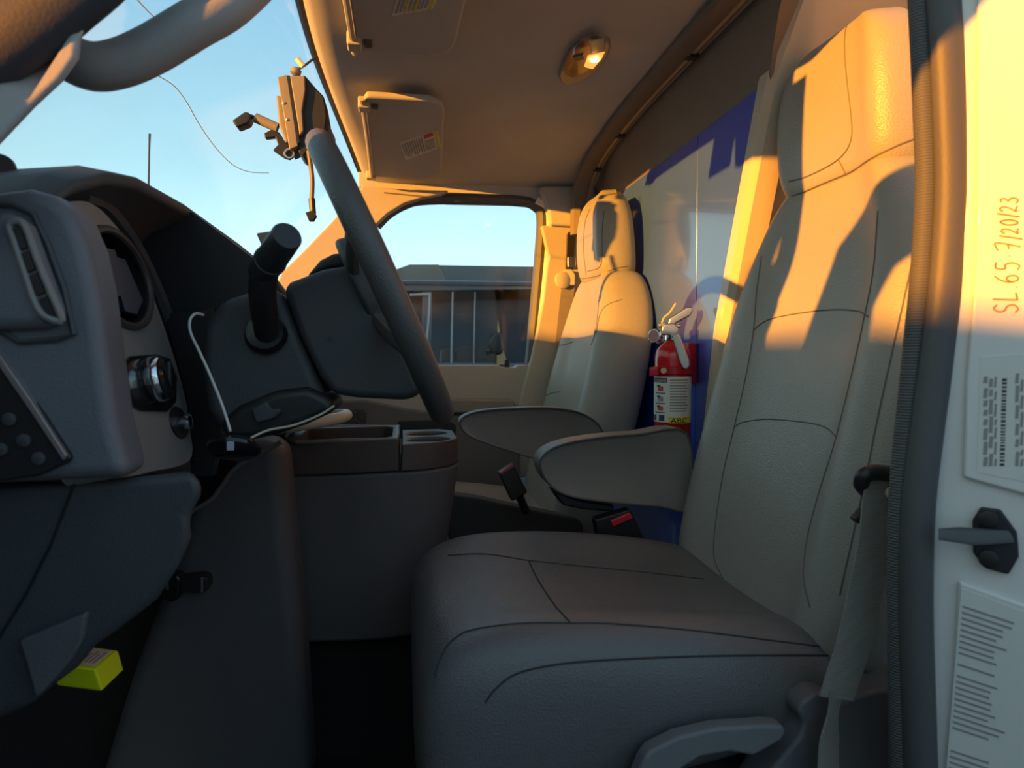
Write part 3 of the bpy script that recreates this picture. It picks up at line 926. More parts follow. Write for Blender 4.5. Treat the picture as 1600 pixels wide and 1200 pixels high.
pb = thing('seat_belt', W(880, 560, 2.15), 'beige seat belt on the passenger door pillar, lit by the sun', 'seat belt')
new('belt_ring', lathe(B(), [(0.020, 0.0), (0.026, 0.004), (0.026, 0.012), (0.018, 0.016)], W(878, 438, 2.145), (0.2, -1, 0), 20), CREAMPAINT, pb)
plate('ring_cover', [(874, 430), (882, 421), (894, 420), (900, 428), (900, 446), (880, 446), (874, 440)], 2.135, 0.03, CREAMPAINT, pb, 0.006, 3)
new('anchor_plate', box(B(), (W(886, 415, 2.16).x, 2.15, W(886, 418, 2.16).z), (W(899, 415, 2.16).x, 2.16, W(886, 402, 2.16).z)), STEEL, pb, 0.002)
pth = crom([W(a, b, y) for a, b, y in ((888, 446, 2.145), (882, 500, 2.14), (876, 560, 2.13), (868, 640, 2.12), (860, 760, 2.11))], 5)
new('strap', ribbon(B(), pth, 0.043, (0.1, -1, 0)), mat('beige_webbing', (0.52, 0.47, 0.38), 0.75, bump=0.8, bscale=160, kind='wave'), pb)

b1 = thing('belt_buckle', W(975, 880, 1.27), 'black seat belt buckle with a red button beside the driver seat', 'buckle')
plate('housing', [(930, 812), (985, 796), (992, 810), (1022, 872), (940, 872)], 1.268, 0.03, BLACK, b1, 0.004)
plate('release_button', [(954, 814), (985, 801), (990, 810), (958, 824)], 1.262, 0.012, REDPL, b1, 0.002)
b2 = thing('belt_buckle', W(815, 790, 1.50), 'slim black seat belt buckle leaning beside the passenger seat cushion', 'buckle')
plate('housing', [(779, 740), (802, 725), (825, 770), (800, 784)], 1.50, 0.03, mat('buckle_brown', (0.03, 0.022, 0.022), 0.4), b2, 0.004)
plate('release_button', [(781, 739), (802, 725), (804, 729), (783, 743)], 1.497, 0.028, mat('dull_red', (0.30, 0.07, 0.08), 0.4), b2, 0.001)
new('stalk', tube(B(), [W(812, 776, 1.515), W(822, 800, 1.53)], 0.009, 8), BLACK, b2)

# ------------------------------------------------------------------ fire extinguisher
ex, ey = 0.548, 1.395
def ez(py): return W(1047, py, 1.0).z / 1.0 * ey
def exw(px): return WX(px, 600, ex).y
RX = 0.0370
EC = V((ex, ey, 0))
fe = thing('fire_extinguisher', (ex, ey, ez(690)), 'small red fire extinguisher with a white label on the blue partition', 'fire extinguisher')
new('cylinder', lathe(B(), [(RX * 0.8, ez(700)), (RX, ez(694)), (RX, ez(560)), (RX * 0.97, ez(552)), (RX * 0.86, ez(545)), (RX * 0.6, ez(538)), (RX * 0.42, ez(534)), (RX * 0.40, ez(528))], EC, (0, 0, 1), 40), RED, fe, ang=50)
new('neck_collar', lathe(B(), [(0.017, ez(531)), (0.017, ez(524)), (0.012, ez(523)), (0.012, ez(515))], EC, (0, 0, 1), 20), CHROME, fe)
def EX(px, py, o=0.0):
    v_ = V((-0.365, -0.93, 0))
    return WP(px, py, EC + v_ * o, v_)
new('valve_body', prism(B(), [EX(a, b, -0.012) for a, b in ((1034, 524), (1034, 512), (1040, 506), (1054, 506), (1060, 514), (1058, 524))], V((-0.365, -0.93, 0)) * 0.026), STEEL, fe, 0.003)
new('top_lever', prism(B(), [EX(a, b, -0.010) for a, b in ((1043, 508), (1046, 498), (1072, 481), (1081, 480), (1083, 486), (1078, 494), (1052, 508))], V((-0.365, -0.93, 0)) * 0.020), STEEL, fe, 0.003)
new('carry_handle', prism(B(), [EX(a, b, 0.040) for a, b in ((1049, 524), (1060, 520), (1077, 562), (1078, 572), (1072, 578), (1066, 574), (1062, 566))], V((-0.365, -0.93, 0)) * -0.005), mat('brushed_steel', (0.60, 0.58, 0.53), 0.4, metal=0.8), fe, 0.003)
new('handle_bar', prism(B(), [EX(a, b, -0.010) for a, b in ((1028, 507), (1036, 504), (1064, 508), (1064, 512), (1030, 512))], V((-0.365, -0.93, 0)) * 0.020), STEEL, fe, 0.002)
ga = new('gauge', lathe(B(), [(0.0155, 0.0), (0.0155, 0.010), (0.0135, 0.012)], EX(1026, 526, 0.004), (-0.75, -0.62, 0.1), 22), CHROME, fe)
new('gauge_face', lathe(B(), [(0.012, 0.0), (0.012, 0.0008)], EX(1026, 526, 0.004) + V((-0.75, -0.62, 0.1)).normalized() * 0.012, (-0.75, -0.62, 0.1), 20), mat('gauge_face', (0.5, 0.25, 0.22), 0.3), ga)
new('pull_tie', tube(B(), crom([EX(a, b, 0.014) for a, b in ((1034, 505), (1038, 496), (1046, 489), (1056, 474))], 5), 0.0020, 6), mat('pull_tie_yellow', (0.75, 0.5, 0.2), 0.4), fe)
# strap bracket
stp = new('strap', lathe(B(), [(RX + 0.0005, ez(585)), (RX + 0.003, ez(584)), (RX + 0.003, ez(573)), (RX + 0.0005, ez(572))], EC, (0, 0, 1), 40), mat('dark_red', (0.5, 0.012, 0.018), 0.25, vary=0), fe)
new('strap_buckle', prism(B(), [EX(a, b, 0.020) for a, b in ((1015, 574), (1030, 572), (1030, 586), (1015, 588))], V((-0.365, -0.93, 0)) * 0.012), RED, stp, 0.002)
new('strap_tab', lathe(B(), [(0.006, 0.0), (0.006, 0.003)], EX(1037, 579, 0.038), (-0.365, -0.93, 0), 14), IVORY, stp)
new('wall_bracket', prism(B(), [(PXW - 0.001, ey + 0.018, ez(600)), (PXW - 0.001, ey + 0.05, ez(600)), (PXW - 0.001, ey + 0.05, ez(535)), (PXW - 0.001, ey + 0.018, ez(535))], (-0.02, 0, 0)), mat('dark_red', (0.5, 0.012, 0.018), 0.25, vary=0), fe, 0.003)
# label wrapped round the cylinder
A0 = math.atan2(-0.93, -0.365)
def cyl(a, z, o=0.0006): return V((ex + (RX + o) * math.cos(a), ey + (RX + o) * math.sin(a), z))
def px_ang(px):
    s = max(-0.97, min(0.97, (px - 1047) / 28.5))
    return A0 + math.asin(s)
def wrap_patch(name, a0, a1, z0, z1, m, o=0.0006, par=None, n=14):
    g = [[cyl(a0 + (a1 - a0) * i / n, z, o) for z in (z0, z1)] for i in range(n + 1)]
    return new(name, slab(B(), g, lambda p: (p - V((ex, ey, p.z))).normalized() * 0.0003), m, par or fe, smooth=False)
lab = wrap_patch('label', A0 - 1.5, A0 + 1.35, ez(658), ez(588), LABEL, 0.0006, None, 30)
wrap_patch('yellow_band', px_ang(1041), px_ang(1073), ez(659), ez(650), YELLOW, 0.0011, lab)
wrap_patch('header_band', A0 - 1.45, px_ang(1039), ez(597), ez(590), INK, 0.0011, lab)
def on_cyl(px, py, k=1.0): return lambda x_, y_: cyl(px_ang(px) + x_ / RX, ez(py) + y_, 0.0018)
text('lettering', 'ABC', 0.0145, on_cyl(1057, 658.6), GLOSSBLACK, lab, 1.2)
text('lettering', 'CTIONS', 0.0088, on_cyl(1028, 596.5), LABEL, lab, 0.95)
for k in range(12):
    zz = 592 + k * 4.3
    wrap_patch('print_line', px_ang(1043), px_ang(1069 - (k % 3)), ez(zz + 2.0), ez(zz), GREYINK, 0.0011, lab, 8)
for k, (py, h) in enumerate(((601, 9), (617, 9), (632, 8))):
    wrap_patch('pictogram', px_ang(1025), px_ang(1033), ez(py + h), ez(py + 2), REDINK if k != 1 else GREYINK, 0.0011, lab, 4)
    wrap_patch('pictogram', px_ang(1024), px_ang(1029), ez(py + 3), ez(py), INK, 0.0012, lab, 4)
    wrap_patch('print_line', px_ang(1022), px_ang(1036), ez(py + h + 4), ez(py + h + 2.6), INK, 0.0011, lab, 4)
wrap_patch('pictogram', px_ang(1027), px_ang(1035), ez(656), ez(647), INK, 0.0011, lab, 4)
wrap_patch('pictogram', A0 - 1.4, px_ang(1023), ez(656), ez(647), INK, 0.0011, lab, 4)

# ------------------------------------------------------------------ steering wheel and column
wc = V((-0.027, 0.97, 0.101))
wnrm = V((0.35, 0, 0.157)).normalized()
wup = V((-0.157, 0, 0.35)).normalized()
wlat = V((0, 1, 0))
RW = 0.190
sw = thing('steering_wheel', wc, 'dark grey leather steering wheel seen edge-on', 'steering wheel')
new('rim', tube(B(), [wc + (wlat * math.cos(2 * math.pi * i / 72) + wup * math.sin(2 * math.pi * i / 72)) * RW for i in range(72)], 0.0168, 14, True), WHEEL, sw)
hub = [wc + wnrm * -0.035 + (wlat * math.cos(a) * 0.085 + wup * math.sin(a) * 0.075) for a in [2 * math.pi * i / 24 for i in range(24)]]
new('airbag_pad', prism(B(), hub, wnrm * 0.03, 0.92), DASH, sw, 0.008, 3)
for a in (R(18), R(162), R(218), R(322)):
    dirn = wlat * math.cos(a) + wup * math.sin(a)
    new('spoke', tube(B(), [wc + dirn * 0.06 - wnrm * 0.03, wc + dirn * 0.12 - wnrm * 0.018, wc + dirn * 0.185], 0.014, 8, flat=(wnrm, 0.6)), WHEEL, sw)

sc_ = thing('steering_column', W(420, 690, 0.97), 'black plastic steering column shroud with stalk behind the wheel', 'steering column')
plate('upper_shroud', [(441, 452), (452, 440), (505, 420), (560, 412), (600, 470), (640, 560), (662, 612), (640, 626), (560, 622), (520, 616), (500, 590), (470, 530)], 0.90, 0.15, mat('shroud_black', (0.05, 0.053, 0.06), 0.5, bump=0.2, bscale=500), sc_, 0.014, 4)
plate('shroud_cap', [(478, 432), (500, 406), (520, 396), (556, 392), (566, 410), (540, 416), (512, 420)], 0.97, 0.06, DASH, sc_, 0.006, 3)
plate('lower_shroud', [(318, 505), (342, 470), (400, 452), (440, 452), (470, 530), (505, 610), (514, 636), (480, 660), (430, 676), (380, 684), (345, 676), (322, 640), (312, 570)], 0.905, 0.13, DASH, sc_, 0.014, 4)
plate('lower_cap', [(340, 660), (372, 634), (430, 610), (480, 604), (506, 616), (526, 630), (516, 646), (478, 664), (430, 680), (385, 690), (350, 688)], 0.895, 0.15, BLACK, sc_, 0.012, 4)
plate('tilt_lever', [(392, 640), (416, 626), (424, 640), (436, 638), (440, 644), (428, 654), (400, 662)], 0.885, 0.02, DASH, sc_, 0.003)
stk = new('turn_signal_stalk', tube(B(), crom([W(a, b, y) for a, b, y in ((418, 520, .90), (413, 490, .875), (410, 455, .85), (414, 420, .835))], 5), 0.0155, 14), BLACK, sc_)
k0, k1 = W(410, 425, 0.84), W(449, 368, 0.775)
ax = (k1 - k0)
L_ = ax.length
kn = new('stalk_knob', lathe(B(), [(0.010, -0.004), (0.0165, 0.0), (0.0172, L_ * 0.3), (0.0182, L_ * 0.31), (0.0182, L_ * 0.34), (0.0170, L_ * 0.35), (0.0162, L_ - 0.002), (0.0150, L_)], k0, ax, 28), mat('stalk_black', (0.03, 0.032, 0.036), 0.4), sc_)
new('stalk_boot', lathe(B(), [(0.022, -0.004), (0.026, 0.0), (0.022, 0.010)], W(416, 522, .905), (0, -1, 0.3), 22), GLOSSBLACK, sc_)
new('screw_hole', lathe(B(), [(0.003, 0), (0.003, 0.001)], W(515, 530, 0.90), (0, -1, 0), 10), GLOSSBLACK, sc_)

# ------------------------------------------------------------------ dashboard
db = thing('dashboard', (-0.5, 1.4, -0.35), 'charcoal dashboard with grey bezel, vents and headlight switch', 'dashboard')
def dsec(Y, zt, xr, xf):
    return [V((xr, Y, zt)), V((xr - 0.03, Y, zt + 0.006)), V((xf * 0.4 + xr * 0.6, Y, zt - 0.005)), V((xf, Y, 0.10)), V((xf, Y, -0.25)), V((-0.50, Y, -0.30)), V((-0.40, Y, -0.12)), V((-0.395, Y, 0.10)), V((xr - 0.05, Y, zt - 0.035)), V((xr - 0.002, Y, zt - 0.012))]
new('dash_body', loft(B(), [dsec(*a) for a in ((0.745, 0.150, -0.335, -0.58), (0.765, 0.175, -0.318, -0.60), (0.80, 0.193, -0.300, -0.64), (0.85, 0.200, -0.288, -0.68), (1.0, 0.203, -0.282, -0.74), (1.3, 0.200, -0.280, -0.80), (1.6, 0.195, -0.283, -0.80), (2.0, 0.17, -0.30, -0.66), (2.15, 0.15, -0.32, -0.58))]), DASHTOP, db, 0.006, 2)
bz0, bzn = V((-0.287, 0.8, 0.0)), V((1, 0, 0.186)).normalized()
def BZ(px, py, o=0.0): return WP(px, py, bz0 + bzn * o, bzn)
bezpx = crom([V((a, b, 0)) for a, b in ((100, 322), (128, 314), (150, 322), (172, 342), (200, 378), (226, 430), (250, 492), (270, 555), (286, 615), (297, 670), (300, 712), (280, 728), (240, 736), (196, 746), (178, 738), (164, 700), (154, 640), (148, 560), (142, 490), (134, 430), (120, 370))], 3, True)
bez = new('bezel', prism(B(), [BZ(p.x, p.y) for p in bezpx], bzn * -0.045), BEZEL, db, 0.008, 3)
new('bezel_edge', tube(B(), crom([BZ(a, b, -0.012) for a, b in ((128, 308), (158, 318), (186, 348), (212, 386), (238, 436), (262, 496), (282, 556), (298, 616), (308, 670), (310, 722))], 4), 0.0085, 8), DASH, db)
def ell(cx, cy, a, b, rot, n=28):
    return [(cx + a * math.cos(t) * math.cos(rot) - b * math.sin(t) * math.sin(rot), cy + a * math.cos(t) * math.sin(rot) + b * math.sin(t) * math.cos(rot)) for t in [2 * math.pi * i / n for i in range(n)]]
vc = [BZ(a, b) + bzn * 0.03 for a, b in ell(185, 434, 84, 43, R(66))]
cutter = new('cutter', prism(B(), vc, bzn * -0.065), BLACK)
oc = [(192, 570), (205, 556), (245, 553), (266, 560), (277, 590), (276, 628), (262, 644), (222, 642), (200, 630), (192, 600)]
bpy.context.view_layer.update()
cut(bez, [cutter])
for p in bez.data.polygons:
    p.use_smooth = True
bez.data.set_sharp_from_angle(angle=R(40))
rv = new('round_vent', tube(B(), [BZ(a, b, 0.001) for a, b in ell(185, 434, 82, 41, R(66), 40)], 0.0045, 8, True), mat('vent_ring', (0.05, 0.047, 0.045), 0.5), db)
new('vent_liner', loft(B(), [[BZ(a, b, o_) for a, b in ell(185, 434, 81.5, 40.5, R(66), 40)] if k_ == 0 else [BZ(a, b, 0.0) + bzn * o_ for a, b in ell(185, 434, 81.5, 40.5, R(66), 40)] for k_, o_ in enumerate((0.0015, -0.033))], cap=False), BLACK, rv)
new('vent_bowl', prism(B(), [BZ(a, b, 0.0) + bzn * -0.0335 for a, b in ell(185, 434, 81, 40, R(66))], bzn * -0.003), BLACK, rv)
for (o_, pxs) in ((-0.004, [(150, 385), (180, 390), (195, 440), (190, 462), (168, 466), (152, 430)]), (-0.007, [(178, 400), (196, 405), (224, 470), (214, 492), (196, 486), (186, 450)])):
    new('vent_vane', prism(B(), [BZ(a, b, o_) for a, b in pxs], bzn * -0.003 + V((-0.006, 0.008, 0))), mat('vane_grey', (0.085, 0.095, 0.125), 0.45), rv, 0.001)
new('vent_tab', prism(B(), [BZ(a, b, 0.0) for a, b in ((142, 368), (150, 362), (156, 374), (146, 380))], bzn * -0.004), BEZEL, rv, 0.001)
hs = new('headlight_switch', prism(B(), [BZ(a, b, 0.003) for a, b in oc], bzn * -0.006), GLOSSBLACK, db, 0.001)
kc = BZ(236, 594, 0.003)
new('switch_ring', lathe(B(), [(0.024, 0.0), (0.0262, 0.003), (0.0262, 0.012), (0.024, 0.015)], kc, bzn, 32), CHROME, hs)
new('switch_knob', lathe(B(), [(0.0235, 0.0), (0.0235, 0.017), (0.020, 0.020)], kc, bzn, 32), GLOSSBLACK, hs)
new('knob_grip', box(B(), (-0.006, -0.003, -0.017), (0.000, 0.003, 0.017), Matrix.Translation(kc + bzn * 0.022)), BLACK, hs, 0.002)
dm = new('dimmer_switch', prism(B(), [BZ(a, b, 0.002) for a, b in ell(281, 660, 26, 13, R(75))], bzn * -0.008), BLACK, db, 0.001)
new('dimmer_knob', lathe(B(), [(0.008, 0), (0.009, 0.004), (0.009, 0.012), (0.006, 0.014)], BZ(282, 661, 0.002), bzn, 18), CHROME, dm)
# grey surround behind the bezel, end cap facing the door
plate('end_cap', [(-200, 330), (0, 296), (40, 291), (80, 302), (112, 330), (134, 380), (150, 450), (164, 560), (178, 660), (202, 748), (0, 757), (-200, 770)], 0.690, 0.06, DASHGREY, db, 0.014, 4)
sv = plate('side_vent', [(-60, 330), (0, 328), (26, 332), (46, 352), (74, 430), (100, 500), (62, 514), (0, 516), (-60, 516)], 0.675, 0.03, DASHGREY, db, 0.012, 4)
bm = tube(B(), [W(a, b, 0.700) for a, b in crom([V((p[0], p[1], 0)) for p in ((14, 352), (28, 346), (40, 356), (60, 410), (80, 458), (97, 500), (76, 497), (58, 480), (40, 430), (22, 376))], 4, True) for a, b in [(a, b)]] if False else [W(p.x, p.y, 0.674) for p in crom([V((p[0], p[1], 0)) for p in ((14, 352), (28, 346), (40, 356), (60, 410), (80, 458), (97, 500), (76, 497), (58, 480), (40, 430), (22, 376))], 4, True)], 0.0032, 8, True)
new('vent_frame', bm, BEZEL, sv)
for pxs in ([(18, 357), (30, 353), (42, 386), (28, 392)], [(31, 396), (44, 391), (54, 420), (42, 427)], [(45, 431), (57, 425), (69, 457), (56, 463)], [(60, 468), (72, 462), (84, 494), (74, 492)]):
    plate('vent_slot', pxs, 0.6725, 0.004, BLACK, sv, 0.0005)
new('recess_line', tube(B(), [W(a, b, 0.689) for a, b in ((-40, 318), (20, 320), (52, 334), (74, 380), (100, 450), (116, 522), (90, 530), (30, 534), (8, 520), (-40, 500))], 0.003, 6), DASH, sv)
sp = plate('switch_panel', [(-80, 540), (-10, 546), (30, 596), (70, 652), (112, 716), (104, 724), (60, 744), (10, 752), (-80, 756)], 0.684, 0.03, BLACK, db, 0.003)
plate('silver_strip', [(-20, 536), (0, 556), (50, 628), (104, 712), (98, 720), (46, 642), (-4, 570), (-24, 550)], 0.681, 0.01, mat('silver_strip', (0.30, 0.27, 0.27), 0.35, metal=0.5), sp, 0.001)
for a, b in ((15, 655), (38, 688), (2, 702), (61, 716)):
    new('push_button', lathe(B(), [(0.0058, 0), (0.0058, 0.002), (0.003, 0.003)], W(a, b, 0.6835), (0, -1, 0), 14), DASH, sp)
# lower knee panel
kpx = [(-200, 760), (0, 758), (180, 749), (306, 738), (318, 768), (296, 806), (300, 838), (280, 884), (246, 936), (190, 980), (152, 1006), (122, 1042), (92, 1064), (56, 1096), (0, 1123), (-200, 1160)]
new('knee_panel', loft(B(), [[W(a, b, 0.715) for a, b in kpx], [W(a - 4, b - 3, 0.93) for a, b in kpx]]), DASH, db, 0.012, 3)
plate('lower_flap', [(28, 1002), (80, 980), (134, 958), (128, 1000), (112, 1030), (66, 1082), (54, 1092), (40, 1040)], 0.707, 0.012, CONSOLE, db, 0.003)
new('panel_seam', tube(B(), [W(a, b, 0.714) for a, b in ((118, 752), (80, 850), (40, 930), (-10, 1010))], 0.0014, 5), BLACK, db)
plate('cluster_face', [(205, 340), (300, 330), (405, 410), (420, 470), (330, 520), (260, 520)], 1.02, 0.02, BLACK, db, 0.002)
plate('dark_recess_plate', [(256, 490), (334, 480), (346, 690), (332, 745), (298, 745), (290, 620)], 1.0, 0.02, BLACK, db, 0.002)  # black plate added to darken the dash face behind the column
# clear plastic tag on the dash top
tg = plate('plastic_tag', [(400, 364), (428, 360), (432, 380), (412, 392)], 0.92, 0.012, mat('tag_plastic', (0.30, 0.24, 0.16), 0.2), None, 0.002)
tag(tg, 'small tinted plastic tag standing behind the turn signal stalk', 'tag')

# ------------------------------------------------------------------ engine cover, console and small things on them
ec = thing('engine_cover', (-0.3, 1.45, -0.78), 'dark grey engine cover between the footwells', 'engine cover')
plate('cover_shell', [(300, 700), (350, 690), (440, 688), (452, 800), (470, 990), (486, 1250), (140, 1260), (176, 1140), (204, 1050), (240, 955), (272, 860), (290, 790)], 1.20, 0.115, ENGINE, ec, 0.03, 4)
new('cover_top', box(B(), (-0.92, 1.322, -0.78), (-0.245, 1.76, -0.33)), CARPET, ec, 0.04, 4)
plate('lower_skirt', [(450, 980), (560, 960), (700, 950), (700, 1300), (470, 1300)], 1.40, 0.10, CARPET, ec, 0.02, 3)
new('opening_rim', tube(B(), crom([W(a, b, 1.195) for a, b in ((272, 812), (300, 798), (330, 780), (350, 754), (372, 728), (440, 690))], 5), 0.004, 8), mat('rim_grey', (0.16, 0.15, 0.14), 0.6), ec)
plate('opening', [(276, 806), (296, 760), (320, 700), (370, 690), (368, 728), (348, 752), (328, 777)], 1.193, 0.004, GLOSSBLACK, ec, 0)  # black sheet painting the dark gap, not a real hole

co = thing('centre_console', (-0.06, 1.46, -0.50), 'tall grey centre console with a brown cup holder top', 'console')
foot = [(-.225, 1.335), (-.10, 1.325), (-.03, 1.325), (.045, 1.335), (.088, 1.365), (.108, 1.41), (.108, 1.56), (.08, 1.60), (-.225, 1.62)]
top, bot = [], []
ZT = -0.205
top = [V((x_, y_, ZT + 0.02 * (x_ + .22))) for x_, y_ in foot]
bot = [V((-0.06 + (x_ + 0.06) * 0.78 - 0.01, 1.46 + (y_ - 1.46) * 0.9, -0.52)) for x_, y_ in foot]
new('body', loft(B(), [bot, top]), CONSOLE, co, 0.008, 3)
t2 = [V((x_, y_, -0.165)) for x_, y_ in foot if x_ > -0.02]
fr_ = [(-.005, 1.325), (.045, 1.335), (.088, 1.365), (.108, 1.41), (.108, 1.56), (.08, 1.60), (-.005, 1.61)]
cup = new('cup_holder_top', prism(B(), [V((x_, y_, ZT + 0.02 * (x_ + .22))) for x_, y_ in fr_], (0, 0, 0.050), 0.965), CONTOP, co, 0.004, 2)
cs = [new('cutter', lathe(B(), [(0.040, -0.215), (0.0465, -0.10)], V((0.048, y_, 0)), (0, 0, 1), 28), BLACK) for y_ in (1.405, 1.515)]
bpy.context.view_layer.update()
cut(cup, cs)
for y_ in (1.405, 1.515):
    new('cup_ring', tube(B(), [V((0.048 + 0.0452 * math.cos(a), y_ + 0.0452 * math.sin(a), -0.1535)) for a in [2 * math.pi * i / 32 for i in range(32)]], 0.0022, 6, True), mat('ring_grey', (0.16, 0.165, 0.17), 0.35), cup)
tr_ = [(-.225, 1.332), (-.10, 1.322), (-.008, 1.326), (-.008, 1.60), (-.225, 1.615)]
tray = new('tray', prism(B(), [V((x_, y_, ZT + 0.02 * (x_ + .22))) for x_, y_ in tr_], (0, 0, 0.062), 0.985), CONTOP, co, 0.004, 2)
ctt = new('cutter', prism(B(), [V((x_, y_, -0.185)) for x_, y_ in ((-.205, 1.352), (-.04, 1.348), (-.022, 1.37), (-.022, 1.56), (-.04, 1.585), (-.205, 1.59))], (0, 0, 0.1)), BLACK)
bpy.context.view_layer.update()
cut(tray, [ctt])
new('tray_rim', tube(B(), crom([V((x_, y_, -0.1425)) for x_, y_ in ((-.212, 1.344), (-.10, 1.338), (-.03, 1.340), (-.014, 1.36), (-.014, 1.57), (-.03, 1.592), (-.212, 1.60))], 4, True), 0.0045, 8, True), mat('rim_brown', (0.13, 0.11, 0.10), 0.4), tray)

co.location.z -= 0.009
# pale round lid lying in front of the tray
lid = thing('round_plate', W(450, 690, 1.30), 'pale beige round plate resting at the front of the console', 'plate')
lc = V((-0.21, 1.43, -0.124))
new('rim', tube(B(), [lc + V((0.10 * math.cos(a), 0.10 * math.sin(a), 0.012 * math.cos(a) + 0.0)) for a in [2 * math.pi * i / 40 for i in range(40)]], 0.011, 10, True), IVORY, lid)
new('disc', prism(B(), [lc + V((0.097 * math.cos(a), 0.097 * math.sin(a), 0.012 * math.cos(a) - 0.008)) for a in [2 * math.pi * i / 40 for i in range(40)]], (0, 0, 0.008)), mat('lid_inside', (0.35, 0.30, 0.25), 0.5), lid)

# hood latch clip on the engine cover
cl = thing('cover_latch', W(285, 940, 1.19), 'small black latch clip on the side of the engine cover', 'latch')
plate('clip_arm', [(278, 904), (316, 900), (324, 904), (326, 920), (318, 928), (280, 926)], 1.17, 0.03, BLACK, cl, 0.003)
plate('clip_body', [(252, 908), (262, 898), (276, 898), (282, 906), (280, 936), (266, 942), (252, 936), (248, 922)], 1.165, 0.03, GLOSSBLACK, cl, 0.004)
plate('clip_pin', [(314, 902), (317, 902), (317, 926), (314, 926)], 1.168, 0.004, STEEL, cl, 0)
plate('clip_spring', [(259, 910), (263, 910), (263, 922), (259, 922)], 1.163, 0.003, STEEL, cl, 0)

# yellow sensor box under the knee panel
yb_ = thing('yellow_box', W(130, 1070, 0.79), 'bright yellow plastic box with a printed label under the dashboard', 'box')
b0 = [W(a, b, 0.775) for a, b in ((60, 1052), (150, 1046), (146, 1082), (60, 1060))]
P0 = W(150, 1046, 0.775)
ydir = (W(185, 1016, 0.86) - P0)
xdir = (W(86, 1038, 0.775) - P0) * 1.15
zdir = V((0.002, 0.01, -0.028))
bm = B()
vv = [bm.verts.new(P0 + xdir * a + ydir * b + zdir * c) for a in (0, 1) for b in (0, 1) for c in (0, 1)]
for f_ in ((0, 1, 3, 2), (4, 6, 7, 5), (0, 4, 5, 1), (2, 3, 7, 6), (0, 2, 6, 4), (1, 5, 7, 3)):
    bm.faces.new([vv[i] for i in f_])
new('case', bm, HIVIS, yb_, 0.003, 3)
nl = xdir.cross(ydir).normalized()
if nl.z < 0:
    nl = -nl
def YB(u, v): return P0 + xdir * u + ydir * v + nl * 0.0006
yl = new('label', prism(B(), [YB(0.10, 0.12), YB(0.75, 0.12), YB(0.75, 0.88), YB(0.10, 0.88)], nl * 0.0004), LABEL, yb_, smooth=False)
for k in range(6):
    new('print_line', prism(B(), [p + nl * 0.0004 for p in (YB(0.16 + k * .09, 0.2), YB(0.20 + k * .09, 0.2), YB(0.20 + k * .09, 0.75 - 0.1 * (k % 2)), YB(0.16 + k * .09, 0.75 - 0.1 * (k % 2)))], nl * 0.0002), GREYINK, yl, smooth=False)

# black puck with white charging cable
pk = thing('charging_puck', W(365, 700, 0.86), 'black oval charging puck with a white cable hanging below the column', 'charger')
new('shell', lathe(B(), [(0.004, -0.012), (0.020, -0.010), (0.030, -0.002), (0.030, 0.002), (0.024, 0.008), (0.004, 0.011)], W(366, 700, 0.86), (-0.05, -0.45, -0.9), 32), GLOSSBLACK, pk)
plate('window', [(354, 690), (365, 690), (365, 704), (354, 704)], 0.828, 0.003, mat('puck_glint', (0.45, 0.45, 0.55), 0.2), pk, 0.0005)  # pale plate painting the small light reflection on the puck
new('cable', tube(B(), crom([W(a, b, y) for a, b, y in ((318, 492, .90), (306, 490, .89), (297, 500, .885), (298, 520, .88), (312, 550, .87), (330, 590, .865), (346, 630, .86), (356, 660, .855), (360, 674, .85))], 6), 0.0016, 6), WIRE, pk)
new('cable', tube(B(), crom([W(a, b, y) for a, b, y in ((392, 684, .86), (420, 672, .875), (460, 664, .885), (500, 648, .89), (522, 634, .90))], 6), 0.0014, 6), IVORY, pk)

# ------------------------------------------------------------------ sun visors, dome lamp, windshield device
def visor(name, label, y_in, y_out, flip):
    vz = lambda Y: hz(Y) - 0.032
    root = thing(name, (0.0, (y_in + y_out) / 2, vz((y_in + y_out) / 2)), label, 'sun visor', 'sun visors on the headliner')
    s = 1 if y_out > y_in else -1
    L = abs(y_out - y_in)
    rows = []
    for k in range(25):
        d = L * k / 24
        e0, e1 = min(d, 0.07) / 0.07, min(L - d, 0.06) / 0.06
        xb = 0.060 + 0.035 * math.sqrt(max(0, 1 - (1 - e0) ** 2)) + 0.018 * d / L - 0.05 * (1 - math.sqrt(max(0, 1 - (1 - e1) ** 2)))
        xa = -0.082 + (0.006 if k in (0, 24) else 0)
        Y = y_in + s * d
        q = []
        for m_ in range(9):
            u = m_ / 8
            q.append(V((xa + (xb - xa) * u, Y, vz(Y))))
        rows.append(q)
    bd = new('visor_panel', slab(B(), rows, (0, 0, 0.016)), VISOR, root, 0.006, 3)
    rp_ = [V((-.086, y_in + s * d, vz(y_in + s * d) - 0.002)) for d in [L * i / 12 for i in range(13)]]
    new('hinge_rod', tube(B(), rp_, 0.0055, 8), TRIM, root)
    p = rp_[0] + V((0.004, s * 0.045, 0))
    new('pivot_clip', box(B(), (p.x - 0.014, p.y - 0.018, p.z - 0.010), (p.x + 0.012, p.y + 0.018, p.z + 0.016)), TRIM, root, 0.004, 3)
    new('clip_slot', box(B(), (p.x + 0.016, p.y - 0.012, p.z - 0.004), (p.x + 0.030, p.y + 0.012, p.z + 0.010)), mat('slot_brown', (0.10, 0.08, 0.06), 0.7), root, 0.003, 2)
    e = rp_[-1]
    new('pivot_clip', box(B(), (e.x - 0.016, e.y - 0.016, e.z - 0.004), (e.x + 0.012, e.y + 0.016, e.z + 0.018)), TRIM, root, 0.004, 3)
    return root, bd, vz


